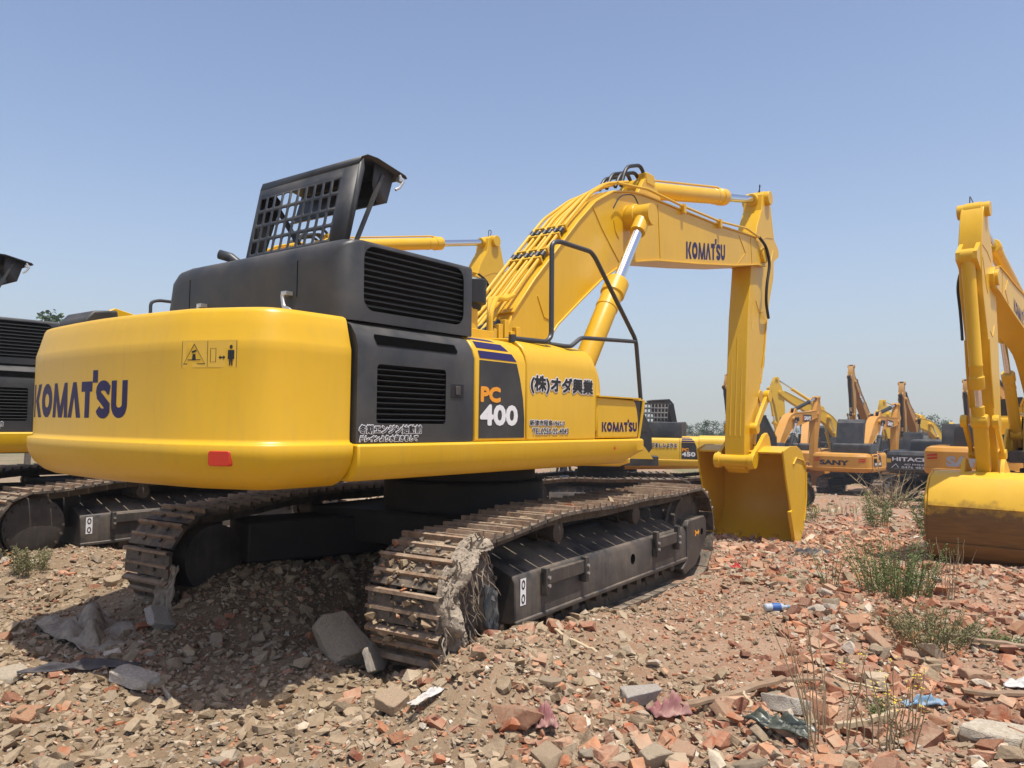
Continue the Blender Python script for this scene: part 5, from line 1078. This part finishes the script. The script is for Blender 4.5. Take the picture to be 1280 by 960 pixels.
def tree(name, label, x, y, h, r, seed, group=None, lift=.35):
    rnd = random.Random(seed); z = gz(x, y); R = empty(name, label, 'tree', (x, y, z), 0, group); mb = MB(); mb.tube([(0, 0, -.2), (.1, 0, h * .3), (0, .1, h * .6), (.1, 0, h * .85)], [h * .022, h * .018, h * .012, h * .005], 8)
    for k in range(9): a = rnd.uniform(0, 6.28); z0 = h * rnd.uniform(.3, .65); mb.tube([(0, 0, z0), (r * .5 * math.cos(a), r * .5 * math.sin(a), z0 + h * .12), (r * .8 * math.cos(a), r * .8 * math.sin(a), z0 + h * .22)], [h * .009, h * .006, h * .003], 5)
    mb.build('trunk', 'bark', R); lf = MB(); cl = []
    for k in range(22): a = rnd.uniform(0, 6.28); q = rnd.random() ** .6; zz = rnd.uniform(lift, .95); rr = r * math.sqrt(max(.05, 1 - ((zz - .6) / .45) ** 2)); cl.append((Vector((q * rr * math.cos(a), q * rr * math.sin(a), h * zz)), r * rnd.uniform(.22, .42)))
    for c, cr_ in cl:
        for j in range(150):
            d = Vector((rnd.gauss(0, 1), rnd.gauss(0, 1), rnd.gauss(0, .8))).normalized(); p = c + d * cr_ * rnd.random() ** .45; leafy(lf, p, Vector((rnd.gauss(0, 1), rnd.gauss(0, 1), rnd.gauss(0, .6))), h * .035, h * .022, rnd)
    lf.build('crown', 'treeleaf', R); return R
tree('broadleaf_tree', 'tall round topped tree far behind the left machine', -32.5, 56, 11.3, 2.0, 1); tree('broadleaf_tree', 'smaller tree left of the tall round topped tree', -38.0, 62, 11.3, 1.5, 2)
tb_ = [(880, 545, 5), (893, 548, 3), (866, 548, 4.2), (912, 546, 4.5), (925, 549, 4), (745, 498, 8.0), (1005, 549, 4), (1060, 549, 5), (1120, 540, 6), (1135, 545, 5.5), (1155, 540, 6), (1170, 545, 5), (1240, 548, 5), (600, 548, 5), (660, 548, 5), (700, 548, 5), (1280, 545, 6), (1320, 545, 6), (20, 540, 5), (-60, 540, 6)]
for k, (px, _, h) in enumerate(tb_):
    D = 92 + (k * 7) % 22; xx = (px - 640) / FPX * D; hh = h * .8 + .9; tree('distant_tree', 'hazy green tree on the far skyline beyond the machines', xx, D, hh, hh * .42, 20 + k, 'trees along the far skyline', lift=.2)

# ------------------------------------------------------------------ machines
U0 = math.radians(52.85)
main = excavator('excavator', 'biggest yellow excavator in the foreground, raised hood lid, near crawler track caked in mud', (MC[0], MC[1], 0), U0)
left = copy_tree(main); left.location = (-5.34, 11.2, -.03); left.rotation_euler = (0, 0, math.radians(51.7))
tag(left, 'yellow excavator parked parallel behind, its dark louvred side cut by the left edge')
right = excavator('excavator', 'yellow excavator facing the camera at the right edge with a mud caked bucket', (10.05, 14.45, .03), math.radians(-90 - 41), bucket='mudbucket', scale=.80, tau=0, db=0, handrail=True, lid=False)

def at(px, D, z=None): x_ = (px - 640) / FPX * D; return (x_, D, gz(x_, D) if z is None else z)
HD = math.radians(90 - 39)
SANY = ('SANY', 'ink', -.98, .55, 1.66, 1.93, .05)
def marks(R, pair=True):
    c = [o for o in R.children if o.name.startswith('counterweight')][0]
    for s in (-1, 1):
        for z0 in (1.95, 1.84): flat(c, 'red_flash', 'red', [(s * 1.15 - .17, z0), (s * 1.15 + .17, z0 + .03), (s * 1.15 + .17, z0 + .10), (s * 1.15 - .17, z0 + .05)], P_rear, .02)
    pd = [o for o in R.children if o.name.startswith('pump_door')][0]
def side_model(t):
    def f(R):
        marks(R); c = [o for o in R.children if o.name.startswith('engine_door')][0]
        flat(c, 'model_plate', 'ink', [(-2.6, 1.62), (-1.9, 1.62), (-1.9, 1.84), (-2.6, 1.84)], P_right, .02); text_obj(t, 'white', c, P_right, -2.5, -2.0, 1.66, 1.80, bold=.04, off=.03)
    return f
M['greyvinyl'] = mat('grey_vinyl', (.33, .33, .34), .5)
def hit(R):
    c = [o for o in R.children if o.name.startswith('counterweight')][0]; text_obj('0476 483 55', 'white', c, P_rear, -.75, .45, 1.56, 1.65, off=.018); text_obj('AD PME286', 'white', c, P_rear, -.65, .3, 1.69, 1.76, off=.018)
    flat(c, 'warning_square', 'decal', [(-1.4, 1.78), (-1.2, 1.78), (-1.2, 1.95), (-1.4, 1.95)], P_rear, .018)
    for qd in ribbon([(-1.18, 1.56), (-.98, 1.74), (-.88, 1.58)], .03): flat(c, 'arrow_mark', 'white', [(p.x, p.y) for p in qd], P_rear, .018)
excavator('excavator', 'orange excavator with four black letters across its rear, left of the black counterweight', at(1072, 44.5), HD, 1, 'sany', 'charcoal', 'black', None, cw='sany', cwtext=SANY, boomtext='SANY', panel='sany', extra=side_model('365H'), db=math.radians(-4), da=math.radians(6))
excavator('excavator', 'orange excavator half hidden by the foreground bucket, black name plate on its boom', at(963, 46), HD, 1, 'sany', 'charcoal', 'black', None, cw='sany', cwtext=SANY, boomtext='SANY', panel='sany', extra=marks, lid=False)
excavator('excavator', 'bright yellow excavator with folded boom sloping down right behind the orange ones', at(1058, 62), math.radians(196), 1, 'yellow2', 'charcoal', None, None, db=math.radians(19), da=math.radians(-14), lid=False)
excavator('excavator', 'teal excavator partly seen behind the orange machines', at(1006, 70), math.radians(80), 1, 'teal', 'charcoal', None, None, cw='teal', lid=False, db=math.radians(-12), attach=False)
excavator('excavator', 'tall ochre excavator with black bucket cylinder, its arm highest of the background', at(1092, 60), math.radians(234), 1, 'ochre', 'black', 'black', None, cw='ochre', boomtext='SANY', panel='ochre', lid=False, db=math.radians(25), da=math.radians(-18))
excavator('excavator', 'ochre excavator with slim upright arm behind the black counterweight', at(1150, 58), math.radians(236), 1, 'ochre', 'black', 'black', None, cw='ochre', boomtext=None, panel='ochre', lid=False, db=math.radians(12), da=math.radians(-10))
excavator('excavator', 'excavator with black counterweight and white lettering, between two orange rears', at(1172, 36.5), HD, 1, 'charcoal', 'charcoal', None, None, cw='charcoal', cwtext=('HITACHI', 'white', -1.15, .45, 1.86, 2.03, .03), boomtext=None, lid=False, attach=False, extra=lambda R: hit(R))
g_ = excavator('excavator', 'orange excavator rear with grey block letters, black hood, left of the muddy bucket', at(1232, 29.5), HD, 1, 'sany', 'charcoal', 'black', None, cw='sany', cwtext=('SANY', 'greyvinyl', -.70, .9, 1.62, 1.98, .06), panel='sany', extra=marks, lid=False, attach=False, hood_h=.30)
excavator('excavator', 'ochre excavator arm with dark tip standing far behind the black hooded rear', at(1232, 58), math.radians(232), 1, 'ochre', 'black', 'black', None, cw='ochre', panel='ochre', lid=False, db=math.radians(14), da=math.radians(-14))
excavator('excavator', 'small yellow excavator peeping over the black machine hood', at(1178, 74), math.radians(250), 1, 'yellow2', 'charcoal', None, None, lid=False, scale=.8)
excavator('excavator', 'orange excavator with black hoses seen right of the muddy arm', at(1290, 52), math.radians(215), 1, 'sany', 'black', 'black', None, cw='sany', panel='sany', lid=False, db=math.radians(22), da=math.radians(-12))
excavator('excavator', 'brown tipped excavator arm just left of the foreground arm', at(966, 58), math.radians(228), 1, 'ochre', 'black', 'black', None, cw='ochre', panel='ochre', lid=False, db=math.radians(16), da=math.radians(-12))
excavator('excavator', 'ochre excavator body low behind the teal machine', at(1032, 66), math.radians(60), 1, 'ochre', 'black', 'black', None, cw='ochre', panel='ochre', lid=True, attach=False)
excavator('excavator', 'dark hooded excavator body between the right orange boom arch and the black counterweight', at(1142, 52), math.radians(70), 1, 'ochre', 'black', 'black', None, cw='charcoal', panel='charcoal', lid=False, attach=False, hood_h=.2)
excavator('excavator', 'yellow excavator whose boom arch rises behind the black white lettered counterweight', at(1186, 64), math.radians(205), 1, 'yellow2', 'charcoal', None, None, lid=False, db=math.radians(4), da=math.radians(-6))
excavator('excavator', 'orange excavator boom just left of the name plated arch behind the big bucket', at(1000, 60), math.radians(64), 1, 'sany', 'charcoal', 'black', None, cw='sany', panel='sany', lid=False, db=math.radians(6))
def low_text(R):
    c = [o for o in R.children if o.name.startswith('engine_door')][0]; text_fat('てをしンよりス', 'white', c, P_right, -2.6, -1.75, 1.94, 2.08, .016, 12, 0., .008); text_fat('てをしンよりス', 'ink', c, P_right, -2.6, -1.75, 1.94, 2.08, .005, 8, 0., .016)
pc = excavator('excavator', 'yellow excavator with white number 450 and raised mesh lid, right of the toolbox', at(915, 27.6, -1.05), math.radians(-17), 1, 'yellow2', 'charcoal', None, None, model='450', panel='yellow2', attach=False, lid='side', extra=low_text, handrail=False)
excavator('excavator', 'excavator whose muddy crawler track shows beneath the foreground machine toolbox', at(752, 23.5, -.82), math.radians(-8), 1, 'yellow2', 'charcoal', None, None, attach=False, lid=False, tau=math.radians(6), handrail=False)
excavator('excavator', 'excavator with black raised lid behind the yellow one numbered 450', at(775, 32), math.radians(200), 1, 'sany', 'black', 'black', None, cw='sany', lid=True, attach=False, panel='sany')

# ------------------------------------------------------------------ rag wrapped round the near sprocket
def rag():
    from mathutils import noise as mn
    ca, sa = math.cos(TT), math.sin(TT); V = []; F = []; n, m_ = 100, 60
    for i in range(n + 1):
        a = math.radians(98 + 135 * i / n)     # round the rear of the wheel
        for j in range(m_ + 1):
            f = j / m_; q = Vector((a * 2.2, f * 2.5, 1)); rr = .455 - .19 * f * (1 + .5 * mn.noise(q)) + .03 * mn.noise(q * 2.5) + .012 * abs(mn.noise(q * 7)); yy = -1.625 - .10 * math.sin(PI * min(1, f * 1.25)) * (1 + .9 * mn.noise(q * 1.7)) - .026 * abs(mn.noise(Vector((q.x * 3, q.y * 7, 1)))) - .016 * mn.noise(Vector((q.x * 9, q.y * 14, 1))) - .008 * mn.noise(Vector((q.x * 20, q.y * 40, 1)))
            rr += (.10 + .16 * max(0, math.sin(a - 2.6))) * 0
            x_, z_ = -2.02 + rr * math.cos(a), .50 + rr * math.sin(a); V.append((MC[0] + x_ * ca - yy * sa, MC[1] + x_ * sa + yy * ca, z_))
    for i in range(n):
        for j in range(m_): k = i * (m_ + 1) + j; F.append((k, k + 1, k + m_ + 2, k + m_ + 1))
    mb = MB(); mb.add(V, F); o = mb.build('tangled_rag', 'ragm', None, solid=.008); tag(o, 'matted grey rag and mud wrapped round the near track sprocket', 'rag')
    rnd = random.Random(4); mb = MB()
    for k in range(75):
        a = math.radians(rnd.uniform(100, 232)); r0 = rnd.uniform(.22, .50); p = Vector((-2.02 + r0 * math.cos(a), -1.70 - rnd.uniform(0, .04), .5 + r0 * math.sin(a))); pts = [p]
        for j in range(4): p = p + Vector((rnd.uniform(-.03, .06), rnd.uniform(-.02, .02), -rnd.uniform(.02, .07))); pts.append(p)
        pts = [(MC[0] + q.x * ca - q.y * sa, MC[1] + q.x * sa + q.y * ca, q.z) for q in pts]; mb.tube(pts, [.006, .005, .004, .003, .002], 4, False)
    mb.build('rag_fibre', 'ragm', o)
    mb = MB(); V = []; F = []
    for i in range(13):
        for j in range(9):
            q = Vector((i * .3, j * .3, 5)); x_ = -1.98 + .16 * i / 12 + .02 * mn.noise(q * 3); z_ = .62 - .30 * j / 8 - .10 * i / 12; y_ = -1.645 - .03 * mn.noise(q * 2); V.append((MC[0] + x_ * ca - y_ * sa, MC[1] + x_ * sa + y_ * ca, z_))
    for i in range(12):
        for j in range(8): k = i * 9 + j; F.append((k, k + 1, k + 10, k + 9))
    mb.add(V, F); mb.build('blue_rag_piece', mat('blue_rag', (.012, .024, .036), .8, dust=(.25, .21, .17), dust_amt=.6), o, solid=.005)
rag()
def rag2():
    from mathutils import noise as mn
    ca, sa = math.cos(TT), math.sin(TT); V = []; F = []; n, m_ = 26, 16
    for i in range(n + 1):
        for j in range(m_ + 1):
            f, g = i / n, j / m_; q = Vector((f * 3, g * 3, 9)); x_ = -2.50 - .03 + .06 * mn.noise(q * 1.5) + .10 * (1 - g); y_ = 1.02 + (.05 + .13 * g) * (f * 2 - 1) + .02 * mn.noise(q * 3) + .04; z_ = .50 - .42 * g + .02 * mn.noise(q * 4); x_ -= .05 * abs(mn.noise(Vector((f * 6, g, 2)))); V.append((MC[0] + x_ * ca - y_ * sa, MC[1] + x_ * sa + y_ * ca, z_))
    for i in range(n):
        for j in range(m_): k = i * (m_ + 1) + j; F.append((k, k + 1, k + m_ + 2, k + m_ + 1))
    mb = MB(); mb.add(V, F); tag(mb.build('hanging_rag', 'ragm', None, solid=.006), 'dusty rag hanging on the inner edge of the far crawler track', 'rag')
rag2()
# mud packed on the near track
ca, sa = math.cos(TT), math.sin(TT); P = []
for k in range(430):
    u = random.random(); a = math.radians(80 + 130 * random.random())
    if u < .6: x_, z_ = -2.05 + .44 * math.cos(a), .475 + .44 * math.sin(a)
    else: x_ = random.uniform(-2.0, .6); g_ = min(1, (x_ + 2.02) / 1.2); z_ = .91 + .09 * g_ * g_ * (3 - 2 * g_)
    y_ = -1.37 + random.uniform(-.27, .27); P.append((MC[0] + x_ * ca - y_ * sa, MC[1] + x_ * sa + y_ * ca, z_ - .015))
s = np.clip(RNG.lognormal(math.log(.012), .75, 430), .006, .05)
tag(mass('mud_crumbs', '', np.array(P), s, ('stone',), CLAY + CLAY + CLAY + BRICK[:1], 'stonem'), kind='stuff', label='dried mud crumbs packed on the near crawler track', cat='mud')

# ------------------------------------------------------------------ person far behind, only the jeans in view
def person(x, y, rz):
    R = empty('person', 'person in blue jeans standing far behind, seen below the yellow body', 'person', (x, y, gz(x, y)), rz)
    M['jeans'] = mat('blue_denim', (.10, .16, .27), .9, var=.1, vscale=20); M['skin'] = mat('skin', (.42, .26, .18), .6); M['shirt'] = mat('dark_shirt', (.05, .05, .06), .9); M['hair'] = mat('black_hair', (.01, .01, .01), .7)
    J = [(0, 0, .95), (0, 0, 1.15), (0, -.01, 1.35), (0, 0, 1.47), (0, .01, 1.55), (0, .02, 1.70), (.10, 0, .90), (.12, .02, .50), (.12, -.02, .09), (.12, .12, .04), (-.10, 0, .90), (-.13, .04, .50), (-.13, -.01, .09), (-.13, .13, .04), (.19, 0, 1.42), (.24, -.02, 1.14), (.24, .08, .90), (.24, .12, .80), (-.19, 0, 1.42), (-.24, -.02, 1.14), (-.24, .08, .90), (-.24, .12, .80)]
    E = [(0, 1), (1, 2), (2, 3), (3, 4), (4, 5), (0, 6), (6, 7), (7, 8), (8, 9), (0, 10), (10, 11), (11, 12), (12, 13), (3, 14), (14, 15), (15, 16), (16, 17), (3, 18), (18, 19), (19, 20), (20, 21)]
    r = [.15, .13, .15, .10, .055, .095, .10, .065, .045, .04, .10, .065, .045, .04, .06, .045, .033, .035, .06, .045, .033, .035]
    me = bpy.data.meshes.new('body'); me.from_pydata(J, E, []); me.materials.append(M['skin']); me.materials.append(M['jeans']); me.materials.append(M['shirt']); o = bpy.data.objects.new('body', me); COL.objects.link(o)
    o.modifiers.new('skin', 'SKIN'); md = o.modifiers.new('sub', 'SUBSURF'); md.levels = md.render_levels = 2
    for i, v in enumerate(me.skin_vertices[0].data): v.radius = (r[i], r[i] * (.8 if i < 4 else 1)); v.use_root = i == 0
    dg = bpy.context.evaluated_depsgraph_get(); m2 = bpy.data.meshes.new_from_object(o.evaluated_get(dg)); bpy.data.objects.remove(o)
    for p in m2.polygons: p.use_smooth = True; z = p.center.z; p.material_index = 1 if (z < .98 and abs(p.center.x) < .21 and z > .10) else 2 if (z < 1.48 and z > .95) or (abs(p.center.x) > .15 and z > 1.12 and z < 1.5) else 0
    b = bpy.data.objects.new('body', m2); COL.objects.link(b); b.parent = R
    mb = MB(); mb.lathe((0, .0, 1.66), (0, .0, 1.83), [(0, .095), (.05, .108), (.10, .10), (.15, .05), (.165, .01)], 16); mb.build('hair', 'hair', R)
person(1.75, 26.3, .4)

# ------------------------------------------------------------------ air
mb = MB(); mb.box((-260, -40, -6), (260, 330, 32)); hz = mb.build('haze', bpy.data.materials.new('thin_dusty_air'), None); hz['kind'] = 'stuff'
hm = hz.data.materials[0]; hm.use_nodes = True; ht = hm.node_tree; ht.nodes.clear(); ho = ht.nodes.new('ShaderNodeOutputMaterial'); hv = ht.nodes.new('ShaderNodeVolumePrincipled')
hv.inputs['Density'].default_value = .0011; hv.inputs['Color'].default_value = (.88, .92, 1, 1); hv.inputs['Anisotropy'].default_value = .3; ht.links.new(hv.outputs[0], ho.inputs['Volume'])
